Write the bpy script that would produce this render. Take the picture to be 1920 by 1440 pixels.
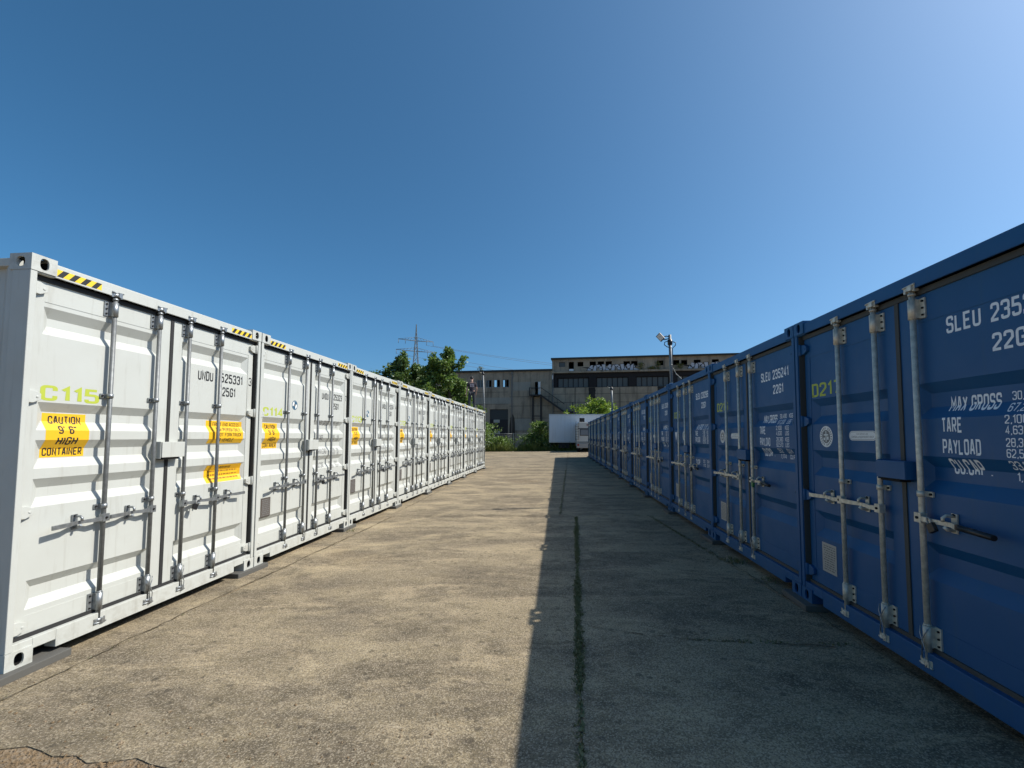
import bpy, bmesh, math, random
from mathutils import Vector, Matrix
R = math.radians
S = bpy.context.scene
for o in list(bpy.data.objects): bpy.data.objects.remove(o)

# ------------------------------------------------------------ camera, world, sun
EYE = 1.61
cam_d = bpy.data.cameras.new('camera'); cam = bpy.data.objects.new('camera', cam_d)
S.collection.objects.link(cam); S.camera = cam
cam_d.sensor_width = 36.0; cam_d.lens = 838.246 / 1920 * 36
cam_d.shift_x = 0.0; cam_d.shift_y = (769.0 - 720.0) / 1920
cam_d.clip_start = 0.05; cam_d.clip_end = 6000
yaw, pit, roll = -0.1023, 0.058, 0.0044
fw = Vector((math.sin(yaw)*math.cos(pit), math.cos(yaw)*math.cos(pit), math.sin(pit)))
rt = Vector((math.cos(yaw), -math.sin(yaw), 0)); up = rt.cross(fw)
r2 = math.cos(roll)*rt + math.sin(roll)*up; u2 = -math.sin(roll)*rt + math.cos(roll)*up
M = Matrix((r2, u2, -fw)).transposed().to_4x4(); M.translation = (0, 0, EYE)
cam.matrix_world = M

SUN = Vector((2.51, 0.49, 2.66)).normalized()
sun_el = math.asin(SUN.z); sun_az = math.atan2(SUN.x, SUN.y)
W = bpy.data.worlds.new('World'); S.world = W; W.use_nodes = True
wn = W.node_tree; bg = wn.nodes['Background']
sky = wn.nodes.new('ShaderNodeTexSky'); sky.sky_type = 'NISHITA'; sky.sun_disc = False
sky.sun_elevation = sun_el; sky.sun_rotation = sun_az
sky.air_density = 0.75; sky.dust_density = 2.0; sky.ozone_density = 10.0; sky.altitude = 0
hs = wn.nodes.new('ShaderNodeHueSaturation'); hs.inputs['Saturation'].default_value = 1.08; hs.inputs['Hue'].default_value = .483
wn.links.new(sky.outputs[0], hs.inputs['Color']); wn.links.new(hs.outputs[0], bg.inputs[0]); bg.inputs[1].default_value = 0.122
sl = bpy.data.lights.new('sun', 'SUN'); sl.energy = 4.8; sl.angle = R(0.5); sl.color = (1.0, 0.945, 0.86)
so = bpy.data.objects.new('sun', sl); S.collection.objects.link(so)
so.rotation_euler = (-SUN).to_track_quat('-Z', 'Y').to_euler(); so.location = (20, 4, 30)
S.view_settings.view_transform = 'Standard'; S.view_settings.look = 'None'
S.view_settings.exposure = 0.25; S.view_settings.gamma = 1.0
S.render.engine = 'CYCLES'

# ------------------------------------------------------------ helpers
def lin(r, g, b):
    f = lambda c: (c/255/12.92) if c <= 10 else ((c/255+.055)/1.055)**2.4
    return (f(r), f(g), f(b), 1)

class MB:
    def __init__(s): s.v = []; s.f = []; s.m = []; s.sm = []
    def face(s, pts, mi=0, smooth=False):
        b = len(s.v); s.v += [tuple(p) for p in pts]; s.f.append(tuple(range(b, b+len(pts)))); s.m.append(mi); s.sm.append(smooth)
    def box(s, x0, x1, y0, y1, z0, z1, mi=0):
        b = len(s.v)
        s.v += [(x, y, z) for z in (z0, z1) for y in (y0, y1) for x in (x0, x1)]
        for q in ((0,2,3,1),(4,5,7,6),(0,1,5,4),(2,6,7,3),(0,4,6,2),(1,3,7,5)):
            s.f.append(tuple(b+i for i in q)); s.m.append(mi); s.sm.append(False)
    def tube(s, pts, r, n=8, mi=0, cap=True, smooth=True):
        pts = [Vector(p) for p in pts]
        rs = r if isinstance(r, (list, tuple)) else [r]*len(pts)
        rings = []; prev = None
        for i, p in enumerate(pts):
            t = (pts[min(i+1, len(pts)-1)] - pts[max(i-1, 0)]).normalized()
            if prev is None:
                a = Vector((0,0,1)) if abs(t.z) < .9 else Vector((1,0,0))
                nx = t.cross(a).normalized()
            else:
                nx = (prev - t*prev.dot(t)).normalized()
            prev = nx; ny = t.cross(nx); b = len(s.v)
            for k in range(n):
                a = 2*math.pi*k/n; s.v.append(tuple(p + (nx*math.cos(a) + ny*math.sin(a))*rs[i]))
            rings.append(b)
        for i in range(len(pts)-1):
            for k in range(n):
                k2 = (k+1) % n
                s.f.append((rings[i]+k, rings[i]+k2, rings[i+1]+k2, rings[i+1]+k)); s.m.append(mi); s.sm.append(smooth)
        if cap:
            s.f.append(tuple(rings[0]+k for k in reversed(range(n)))); s.m.append(mi); s.sm.append(False)
            s.f.append(tuple(rings[-1]+k for k in range(n))); s.m.append(mi); s.sm.append(False)
    def prism(s, poly, axis, a, b, mi=0):
        # poly: 2-D points; axis 'y': (x,z) extruded y a..b ; 'z': (x,y); 'x': (y,z)
        P = {'y': lambda p, t: (p[0], t, p[1]), 'z': lambda p, t: (p[0], p[1], t), 'x': lambda p, t: (t, p[0], p[1])}[axis]
        base = len(s.v); n = len(poly)
        s.v += [P(p, a) for p in poly] + [P(p, b) for p in poly]
        s.f.append(tuple(range(base, base+n))); s.m.append(mi); s.sm.append(False)
        s.f.append(tuple(reversed(range(base+n, base+2*n)))); s.m.append(mi); s.sm.append(False)
        for i in range(n):
            j = (i+1) % n
            s.f.append((base+i, base+n+i, base+n+j, base+j)); s.m.append(mi); s.sm.append(False)
    def mesh(s, name, mats, recalc=True):
        me = bpy.data.meshes.new(name); me.from_pydata(s.v, [], s.f)
        for m in mats: me.materials.append(m)
        me.polygons.foreach_set('material_index', s.m); me.polygons.foreach_set('use_smooth', s.sm)
        if recalc:
            bm = bmesh.new(); bm.from_mesh(me); bmesh.ops.recalc_face_normals(bm, faces=bm.faces); bm.to_mesh(me); bm.free()
        me.update(); return me
    def build(s, name, mats, parent=None, bevel=0, recalc=True):
        if not isinstance(mats, (list, tuple)): mats = [mats]
        return link(name, s.mesh(name, mats, recalc), parent, bevel)

def link(name, me, parent=None, bevel=0):
    o = bpy.data.objects.new(name, me); S.collection.objects.link(o)
    if parent: o.parent = parent
    if bevel:
        b = o.modifiers.new('Bevel', 'BEVEL'); b.width = bevel; b.segments = 2; b.limit_method = 'ANGLE'; b.angle_limit = R(40)
    return o
def tag(o, label, cat, group=None):
    o['label'] = label; o['category'] = cat
    if group: o['group'] = group
    return o
def thing(name, label, cat, loc=(0,0,0), rz=0, group=None):
    o = bpy.data.objects.new(name, None); o.empty_display_size = .2; S.collection.objects.link(o)
    o.location = loc; o.rotation_euler = (0, 0, rz); return tag(o, label, cat, group)
def copy_tree(o, parent=None):
    c = o.copy(); S.collection.objects.link(c)
    if parent: c.parent = parent
    for ch in list(o.children): copy_tree(ch, c)
    return c
def structure(o, kind='structure'): o['kind'] = kind; return o

# ------------------------------------------------------------ materials
def mat(name, col, rough=.6, metal=0, spec=.5):
    m = bpy.data.materials.new(name); m.use_nodes = True
    p = m.node_tree.nodes['Principled BSDF']
    p.inputs['Base Color'].default_value = col if len(col) == 4 else (*col, 1)
    p.inputs['Roughness'].default_value = rough; p.inputs['Metallic'].default_value = metal
    p.inputs['Specular IOR Level'].default_value = spec
    return m
class NT:
    def __init__(s, m): s.t = m.node_tree; s.p = s.t.nodes['Principled BSDF']
    def n(s, typ, **kw):
        x = s.t.nodes.new(typ)
        for k, v in kw.items():
            if k == 'i':
                for kk, vv in v.items(): x.inputs[kk].default_value = vv
            else: setattr(x, k, v)
        return x
    def l(s, a, b): s.t.links.new(a, b)
    def coord(s, kind='Object', scale=(1,1,1)):
        if kind == 'World': c = s.n('ShaderNodeNewGeometry').outputs['Position']
        else: c = s.n('ShaderNodeTexCoord').outputs[kind]
        mp = s.n('ShaderNodeMapping'); mp.inputs['Scale'].default_value = scale; s.l(c, mp.inputs[0]); return mp.outputs[0]
    def noise(s, co, scale, detail=4, rough=.6, lo=.4, hi=.6, dist=0):
        x = s.n('ShaderNodeTexNoise', i={'Scale': scale, 'Detail': detail, 'Roughness': rough, 'Distortion': dist}); s.l(co, x.inputs['Vector'])
        r = s.n('ShaderNodeMapRange', i={'From Min': lo, 'From Max': hi}); s.l(x.outputs['Fac'], r.inputs[0]); return r.outputs[0]
    def mix(s, fac, a, b, typ='MIX'):
        x = s.n('ShaderNodeMix', data_type='RGBA', blend_type=typ)
        for v, i in ((fac, 0), (a, 6), (b, 7)):
            if hasattr(v, 'links'): s.l(v, x.inputs[i])
            elif isinstance(v, (int, float)): x.inputs[i].default_value = v
            else: x.inputs[i].default_value = v if len(v) == 4 else (*v, 1)
        return x.outputs[2]
    def math(s, op, a, b=None, c=None):
        x = s.n('ShaderNodeMath', operation=op)
        for v, i in ((a, 0), (b, 1), (c, 2)):
            if v is None: continue
            if hasattr(v, 'links'): s.l(v, x.inputs[i])
            else: x.inputs[i].default_value = v
        return x.outputs[0]
    def base(s, c): s.l(c, s.p.inputs['Base Color'])
    def bump(s, h, strength, dist=.01):
        b = s.n('ShaderNodeBump', i={'Strength': strength, 'Distance': dist}); s.l(h, b.inputs['Height']); s.l(b.outputs[0], s.p.inputs['Normal'])

def paint(name, col, dirt, rough=.42, rust=.35, wear=.35):
    m = mat(name, col, rough); t = NT(m); co = t.coord('Object'); st = t.coord('Object', (9, 9, .7))
    rnd = t.n('ShaderNodeObjectInfo').outputs['Random']
    v = t.noise(co, 1.7, 5, .6, .3, .75)
    c = t.mix(t.math('MULTIPLY', v, .22*wear), col, dirt)
    s1 = t.noise(st, 2.2, 4, .65, .56, .8)
    c = t.mix(t.math('MULTIPLY', s1, .5*wear), c, dirt)
    z = t.n('ShaderNodeSeparateXYZ'); t.l(co, z.inputs[0])
    low = t.n('ShaderNodeMapRange', i={'From Min': .30, 'From Max': .02}); t.l(z.outputs[2], low.inputs[0])
    sp = t.noise(co, 11, 5, .7, .45, .7)
    c = t.mix(t.math('MULTIPLY', t.math('MULTIPLY', low.outputs[0], sp), .55*wear), c, dirt)
    ru = t.noise(co, 26, 6, .7, .67, .71)
    ru2 = t.noise(co, 2.3, 2, .5, .52, .66)
    rr = t.math('MULTIPLY', t.math('MULTIPLY', ru, ru2), t.math('MULTIPLY', low.outputs[0], rust*2))
    c = t.mix(rr, c, lin(112, 62, 30))
    t.base(c)
    rg = t.n('ShaderNodeMapRange', i={'To Min': rough-.06, 'To Max': rough+.2}); t.l(v, rg.inputs[0]); t.l(rg.outputs[0], t.p.inputs['Roughness'])
    fine = t.noise(co, 140, 3, .6, .2, .8); wave = t.noise(co, 3.2, 2, .5, .2, .8)
    t.bump(t.math('ADD', t.math('MULTIPLY', wave, 1.0), t.math('MULTIPLY', fine, .05)), .35, .008)
    return m
WHITE = paint('white container paint', (.52, .535, .495, 1), (.24, .215, .16, 1), .42, .9, .75)
BLUE = paint('blue container paint', (.001, .074, .205, 1), (.03, .09, .15, 1), .47, .4, .8)
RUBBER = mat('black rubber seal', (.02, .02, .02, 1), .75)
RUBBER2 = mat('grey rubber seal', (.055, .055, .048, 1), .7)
DARK = mat('dark hollow', (.006, .006, .006, 1), .9)  # near black: hollows with their shade painted in, and bolt heads
def galv(name, col, rough, metal=.85):
    m = mat(name, col, rough, metal); t = NT(m); co = t.coord('Object')
    v = t.noise(co, 24, 4, .6, .35, .65); c = t.mix(v, tuple(x*.72 for x in col[:3]), col)
    w = t.noise(t.coord('Object', (14, 14, 1.2)), 3, 4, .6, .55, .8); c = t.mix(t.math('MULTIPLY', w, .45), c, (.16, .14, .11, 1)); t.base(c)
    return m
GALV = galv('galvanised steel', (.21, .22, .22, 1), .55, .5)
GALV2 = galv('worn zinc with painted reflection', (.74, .69, .57, 1), .6, .6)  # cream tone paints in the light blue-row rods reflect from the white row
ZINC = galv('bright zinc fittings', (.36, .38, .385, 1), .42, .7)
YEL = mat('yellow sticker', (.80, .455, .012, 1), .5)
LIME = mat('lime green numbers', (.42, .48, .05, 1), .55)
BLK = mat('black print', (.016, .016, .017, 1), .6)
WHT = mat('white print', (.82, .84, .84, 1), .6)
HAZY = mat('hazard yellow', (.82, .56, .03, 1), .5)
STK = mat('white decal', (.74, .75, .72, 1), .45)
GREYPR = mat('grey print', (.17, .17, .165, 1), .6)
PLATE_B = mat('brown data plate', (.12, .10, .085, 1), .45, .3)
PLATE_S = mat('aluminium data plate', (.42, .42, .39, 1), .5, .4)
PAD = mat('grey plastic pad', (.095, .092, .082, 1), .9)
LOCKB = mat('black padlock body', (.012, .012, .013, 1), .4)
LOCKG = mat('green padlock body', (.03, .16, .05, 1), .4)

# ------------------------------------------------------------ lettering
_glyph = {}
def text_bm(s, bold=.0):
    k = (s, bold)
    if k in _glyph: return _glyph[k]
    cu = bpy.data.curves.new('lettering', 'FONT'); cu.body = s; cu.size = 1; cu.resolution_u = 3; cu.offset = bold; cu.align_x = 'LEFT'
    ob = bpy.data.objects.new('lettering_tmp', cu); me = bpy.data.meshes.new_from_object(ob)
    data = ([tuple(v.co) for v in me.vertices], [tuple(p.vertices) for p in me.polygons])
    bpy.data.objects.remove(ob); bpy.data.curves.remove(cu); bpy.data.meshes.remove(me)
    _glyph[k] = data; return data
_h = text_bm('H')[0]; CAPB = min(v[1] for v in _h); CAP = max(v[1] for v in _h) - CAPB

# condensed stencil-style capitals drawn as strokes on a 3 x 6 grid
G = {
 'A': [((0,0),(1.15,6),(1.85,6),(3,0)), ((.5,1.9),(2.5,1.9))], 'B': [((0,0),(0,6),(2.8,6,1),(2.8,3.1,1),(.4,3.1)), ((0,0),(3,0,1),(3,3.1,1),(2.5,3.1))],
 'C': [((3,4.2),(3,6,1),(0,6,1),(0,0,1),(3,0,1),(3,1.8))], 'D': [((0,0),(0,6),(3,6,1),(3,0,1),(0,0),(0,.4))], 'E': [((3,6),(0,6),(0,0),(3,0)), ((.5,3.1),(2.5,3.1))],
 'F': [((3,6),(0,6),(0,0)), ((.5,3.1),(2.5,3.1))], 'G': [((3,4.4),(3,6,1),(0,6,1),(0,0,1),(3,0,1),(3,2.8),(1.6,2.8))], 'H': [((0,0),(0,6)), ((3,0),(3,6)), ((.5,3),(2.5,3))], 'I': [((0,0),(0,6))],
 'K': [((0,0),(0,6)), ((3,6),(.7,3.1),(3,0))], 'L': [((0,6),(0,0),(2.8,0))], 'M': [((0,0),(0,6),(1.8,2.2),(3.6,6),(3.6,0))], 'N': [((0,0),(0,6),(3,0),(3,6))],
 'O': [((1.5,6),(0,6,1),(0,0,1),(3,0,1),(3,6,1),(1.5,6))], 'P': [((0,0),(0,6),(3,6,1),(3,2.7,1),(.5,2.7))], 'R': [((0,0),(0,6),(3,6,1),(3,2.8,1),(.5,2.8)), ((1.6,2.3),(3,0))],
 'S': [((3,4.5),(3,6,1),(0,6,1),(0,3.1,1),(3,3.1,1),(3,0,1),(0,0,1),(0,1.5))], 'T': [((0,6),(3,6)), ((1.5,5.5),(1.5,0))], 'U': [((0,6),(0,0,1),(3,0,1),(3,6))], 'V': [((0,6),(1.5,0),(3,6))],
 'X': [((0,0),(3,6)), ((0,6),(1.25,3.5)), ((1.75,2.5),(3,0))], 'Y': [((0,6),(1.5,2.8),(3,6)), ((1.5,2.3),(1.5,0))], 'W': [((0,6),(.8,0),(1.8,5),(2.8,0),(3.6,6))],
 '0': [((1.5,6),(0,6,1),(0,0,1),(3,0,1),(3,6,1),(1.5,6))], '1': [((0,4.6),(1.2,6),(1.2,0))], '2': [((0,4.4),(0,6,1),(3,6,1),(3,3.6),(0,.6),(0,0),(3,0))], '3': [((0,4.7),(0,6,1),(3,6,1),(3,3.1,1),(1,3.1)), ((2.6,2.9),(3,2.4),(3,0,1),(0,0,1),(0,1.3))],
 '4': [((2.2,0),(2.2,6),(0,1.6),(1.7,1.6)), ((2.7,1.6),(3.2,1.6))], '5': [((2.8,6),(.1,6),(0,3.5),(3,3.5,1),(3,0,1),(0,0,1),(0,1.3))], '6': [((3,4.8),(3,6,1),(0,6,1),(0,0,1),(3,0,1),(3,3.4,1),(.5,3.4))], '7': [((0,6),(3,6),(1.1,0))],
 '8': [((1.5,6),(0,6,1),(0,0,1),(3,0,1),(3,6,1),(1.5,6)), ((.5,3.1),(2.5,3.1))], '9': [((0,1.2),(0,0,1),(3,0,1),(3,6,1),(0,6,1),(0,2.7,1),(2.5,2.7))],
 '.': [((0,-.1),(0,.35))], ',': [((.2,.4),(.2,0),(-.1,-.9))], "'": [((0,6.2),(0,5))], '"': [((0,6.2),(0,5)), ((1.1,6.2),(1.1,5))], '-': [((0,3),(1.6,3))]}
def stroke_text(t, th):
    """list of (points, faces) in grid units; th = half stroke"""
    out = []; X = 0; n = 0
    for ch in t:
        if ch == ' ': X += 2.6; continue
        wmax = 0
        for st in G[ch]:
            pts = []
            for i, p in enumerate(st):
                v = Vector(p[:2])
                if len(p) == 3 and 0 < i < len(st)-1:
                    a = (Vector(st[i-1][:2])-v); b = (Vector(st[i+1][:2])-v); r = min(1.15, a.length*.5, b.length*.5); a.normalize(); b.normalize()
                    for k in range(5):
                        f = k/4; pts.append((v+a*r)*(1-f)**2+v*2*f*(1-f)+(v+b*r)*f*f)
                else: pts.append(v)
            L, Rr = [], []
            for i, p in enumerate(pts):
                d1 = (p-pts[i-1]).normalized() if i else (pts[1]-p).normalized(); d2 = (pts[i+1]-p).normalized() if i < len(pts)-1 else d1
                n1 = Vector((-d1.y, d1.x)); n2 = Vector((-d2.y, d2.x)); mm = (n1+n2); mm = mm.normalized() if mm.length > 1e-6 else n1
                k = th/max(.45, mm.dot(n1)); L.append(p+mm*k); Rr.append(p-mm*k)
            vs = [(X+v.x, v.y) for v in L+Rr]; m = len(L); out.append((vs, [(i, i+1, m+i+1, m+i) for i in range(m-1)], n % 3)); n += 1
            wmax = max([wmax]+[p[0] for p in st])
        X += wmax+2*th+.75
    return out, X-.75-2*th
class Label:
    """flat lettering and shapes in the door's (x, z) plane, later pressed onto the corrugation"""
    def __init__(s): s.parts = []
    def text(s, t, x0, z0, h, x1=None, mi=0, bold=.012, squeeze=.62, slant=0, lift=0):
        vs, fs = text_bm(t, bold); a = min(v[0] for v in vs); b = max(v[0] for v in vs)
        sz = h/CAP; sx = (x1-x0)/(b-a) if x1 else sz*squeeze
        s.parts.append(([(x0+(v[0]-a)*sx+slant*v[1]*sz, z0+(v[1]-CAPB)*sz) for v in vs], fs, mi, lift)); return s
    def cap(s, t, x0, z0, h, x1=None, mi=0, th=.5, lift=0, squeeze=.9):
        """condensed capitals: letters fill z0..z0+h, x0..x1"""
        strokes, w = stroke_text(t, th); sz = h/(6+2*th); sx = (x1-x0)/(w+2*th) if x1 else sz*squeeze
        for vs, fs, n in strokes: s.parts.append(([(x0+(p[0]+th)*sx, z0+(p[1]+th)*sz) for p in vs], fs, mi, lift+.0003*n))
        return s
    def ccap(s, t, xc, z0, h, w, **k): return s.cap(t, xc-w/2, z0, h, xc+w/2, **k)
    def ctext(s, t, xc, z0, h, w, **k): return s.text(t, xc-w/2, z0, h, xc+w/2, **k)
    def poly(s, pts, mi=0, lift=0): s.parts.append((list(pts), [tuple(range(len(pts)))], mi, lift)); return s
    def rect(s, x0, x1, z0, z1, mi=0, lift=0): return s.poly([(x0,z0),(x1,z0),(x1,z1),(x0,z1)], mi, lift)
    def disc(s, x, z, rx, rz, mi=0, lift=0, n=28): return s.poly([(x+rx*math.cos(2*math.pi*i/n), z+rz*math.sin(2*math.pi*i/n)) for i in range(n)], mi, lift)
    def build(s, name, mats, parent, surf, zs, xs=(), off=.0007):
        bm = bmesh.new()
        for pts, fs, mi, lift in s.parts:
            b = bmesh.new(); vv = [b.verts.new((p[0], lift, p[1])) for p in pts]
            for f in fs:
                try: fc = b.faces.new([vv[i] for i in f]); fc.material_index = mi
                except ValueError: pass
            b.normal_update()
            for fc in list(b.faces):
                if fc.normal.y > 0: fc.normal_flip()
            lo = min(p[1] for p in pts); hi = max(p[1] for p in pts); l = min(p[0] for p in pts); r = max(p[0] for p in pts)
            for z in zs:
                if lo < z < hi: bmesh.ops.bisect_plane(b, geom=b.verts[:]+b.edges[:]+b.faces[:], plane_co=(0,0,z), plane_no=(0,0,1))
            for x in xs:
                if l < x < r: bmesh.ops.bisect_plane(b, geom=b.verts[:]+b.edges[:]+b.faces[:], plane_co=(x,0,0), plane_no=(1,0,0))
            for v in b.verts: v.co.y = surf(v.co.x, v.co.z) - off - v.co.y
            me = bpy.data.meshes.new('t'); b.to_mesh(me); b.free(); bm.from_mesh(me); bpy.data.meshes.remove(me)
        me = bpy.data.meshes.new(name)
        bm.to_mesh(me); bm.free()
        for m in (mats if isinstance(mats, (list, tuple)) else [mats]): me.materials.append(m)
        return link(name, me, parent)

# ------------------------------------------------------------ shipping containers
CW, CL = 2.438, 6.058
D0, DG, DE = .062, .044, .06
PANELS = ((.14, 1.095), (1.343, 2.298))
class Spec: pass
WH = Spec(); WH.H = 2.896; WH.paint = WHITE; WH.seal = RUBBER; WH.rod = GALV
WH.grooves = ((2.55,2.477,2.414,2.345),(1.845,1.776,1.706,1.638),(1.566,1.498,1.428,1.358),(1.285,1.216,1.146,1.080),(.565,.505,.420,.360))
WH.rods = ((.622,-1),(1.047,-1),(1.391,1),(1.816,1)); WH.guides = (1.93,1.022); WH.hub = .928; WH.top = (2.79,2.60,2.72); WH.bot = (.10,.19,.325)
WH.hinges = (2.67,1.88,1.055,.255); WH.box = (1.085,1.335,1.395,1.54)
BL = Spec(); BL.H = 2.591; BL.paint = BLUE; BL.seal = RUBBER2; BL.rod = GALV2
BL.grooves = ((1.85,1.785,1.695,1.62),(1.385,1.318,1.235,1.155),(.842,.775,.69,.61))
BL.rods = ((.614,-1),(1.042,-1),(1.40,1)); BL.guides = (1.145,); BL.hub = .995; BL.top = (2.475,2.27,2.40); BL.bot = (.10,.195,.325)
BL.hinges = (2.33,1.65,.965,.28); BL.box = (1.085,1.345,1.225,1.345)

def surf_of(sp):
    def prof(z):
        for zt, zit, zib, zb in sp.grooves:
            if zb < z < zt: return max(0, min(1, (zt-z)/(zt-zit), (z-zb)/(zib-zb)))
        return 0
    def f(x, z):
        for a, b in PANELS:
            if a < x < b: return D0 + DG*max(0, min(prof(z), (x-a)/DE, (b-x)/DE))
        return D0 - .004
    zs = [z for g in sp.grooves for z in g]
    xs = [x for a, b in PANELS for x in (a, a+DE, b-DE, b)]
    return f, zs, xs

def casting_mesh(mats, flip, top):
    """hollow corner casting .162 x .178 x .118 with an oval hole in the front and in the outer side; origin at outer front bottom"""
    m = MB(); w, d, h = .162, .178, .118
    def holed(P, W, H, rx, rz, depth, inward):
        n = 24; ov = []; rc = []
        for i in range(n):
            a = 2*math.pi*(i+.5)/n; c, s = math.cos(a), math.sin(a)
            ex = 2.6; den = (abs(c)**ex + abs(s)**ex)**(1/ex)
            ov.append((W/2 + rx*c/den, H/2 + rz*s/den))
            k = min(W/2/abs(c) if abs(c) > 1e-6 else 9, H/2/abs(s) if abs(s) > 1e-6 else 9); rc.append((W/2+k*c, H/2+k*s))
        cor = [(W,H),(0,H),(0,0),(W,0)]
        for i in range(n):
            j = (i+1) % n
            q = [P(*rc[i], 0), P(*rc[j], 0), P(*ov[j], 0), P(*ov[i], 0)]; m.face(q)
            qa = (i+.5)//(n/4); qb = ((i+1.5) % n)//(n/4)
            for cx, cz in cor:   # fill the corner where the ray hits change sides
                r1, r2_ = rc[i], rc[j]
                if abs(r1[0]-r2_[0]) > 1e-6 and abs(r1[1]-r2_[1]) > 1e-6:
                    if (abs(r1[0]-cx) < 1e-6 or abs(r1[1]-cz) < 1e-6) and (abs(r2_[0]-cx) < 1e-6 or abs(r2_[1]-cz) < 1e-6) and abs(r1[0]-cx) < W*.6 and abs(r1[1]-cz) < H*.6:
                        m.face([P(*r1, 0), P(cx, cz, 0), P(*r2_, 0)])
            m.face([P(*ov[i], 0), P(*ov[j], 0), P(*ov[j], .014), P(*ov[i], .014)])
            if not top: m.face([P(*ov[i], .014), P(*ov[j], .014), P(*ov[j], depth), P(*ov[i], depth)], 1)
        if not top: m.face([P(*o, depth) for o in ov], 1)  # near-black cap paints the shade inside the hole
    X = (lambda x: -x) if flip else (lambda x: x)
    holed(lambda a, b, c: (X(a), c, b), w, h, .029, .042, .055, 1)
    holed(lambda a, b, c: (X(c), a, b), d, h, .036, .036, .05, 1)
    if top: holed(lambda a, b, c: (X(a), b, h-c), w, d, .031, .055, 0, 1)
    else: m.face([(X(0),0,h),(X(w),0,h),(X(w),d,h),(X(0),d,h)])
    m.face([(X(0),0,0),(X(w),0,0),(X(w),d,0),(X(0),d,0)])
    if top: m.face([(X(.005),d-.006,.004),(X(w-.005),d-.006,.004),(X(w-.005),d-.006,h-.018),(X(.005),d-.006,h-.018)], 1); m.face([(X(w-.006),.018,.004),(X(w-.006),d-.01,.004),(X(w-.006),d-.01,h-.018),(X(w-.006),.018,h-.018)], 1); m.face([(X(.018),.018,.005),(X(w-.01),.018,.005),(X(w-.01),d-.01,.005),(X(.018),d-.01,.005)], 1)  # near-black inner panels paint the shade of the hollow
    m.face([(X(w),0,0),(X(w),d,0),(X(w),d,h),(X(w),0,h)]); m.face([(X(0),d,0),(X(w),d,0),(X(w),d,h),(X(0),d,h)])
    return m.mesh('corner_casting', mats)

def body_mesh(sp):
    H = sp.H; m = MB(); hd = H-.128
    for x0, x1 in ((.002, .044), (CW-.044, CW-.002)): m.box(x0, x1, .0, .15, .119, H-.1185)     # posts
    m.box(.046, .062, .105, .15, .118, H-.118); m.box(CW-.062, CW-.046, .105, .15, .118, H-.118)
    m.box(.158, CW-.158, .006, .13, hd, H-.030); m.box(.046, CW-.046, .006, .13, hd, H-.1185)                                               # header
    m.box(.16, CW-.16, .016, .12, H-.030, H-.022)
    for x0, x1, z0 in ((.164, .312, .09), (.312, CW-.312, .033), (CW-.312, CW-.164, .09)): m.box(x0, x1, .006, .10, z0, .165)
    m.box(.045, .164, .006, .10, .112, .165); m.box(CW-.164, CW-.045, .006, .10, .112, .165)
    for sx in (0, 1):                                                                         # rails and corrugated sides
        xa, xb = (.006, .066) if not sx else (CW-.066, CW-.006)
        m.box(xa, xb, .15, CL-.15, .03, .16); m.box(xa, xb, .15, CL-.15, H-.09, H-.03)
        pit = .278; n = int((CL-.4)/pit); y = .2; pts = [(.15, 0)]
        for i in range(n):
            pts += [(y, 0), (y+.068, 1), (y+.14, 1), (y+.208, 0)]; y += pit
        pts.append((CL-.15, 0))
        for (ya, da), (yb, db) in zip(pts, pts[1:]):
            f = lambda d: (.012+.036*d) if not sx else (CW-.012-.036*d)
            m.face([(f(da), ya, .16), (f(db), yb, .16), (f(db), yb, H-.09), (f(da), ya, H-.09)])
    y = .14; k = 0                                                                             # ribbed roof
    while y < CL-.2:
        m.box(.02, CW-.02, y+.05, y+.11, H-.05, H-.027); m.box(.02, CW-.02, y+.11, y+.21, H-.055, H-.040); y += .21
    m.box(.02, CW-.02, CL-.15, CL-.004, .118, H-.03)
    for x in (0, CW-.162):
        m.box(x, x+.162, CL-.178, CL, 0, .118); m.box(x, x+.162, CL-.178, CL, H-.118, H)
    m.box(.07, CW-.07, .12, CL-.16, .12, .16, 1)
    m.box(.062, CW-.062, .135, .15, .16, H-.13, 1)
    return m.mesh('container_body', [sp.paint, DARK])

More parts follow.
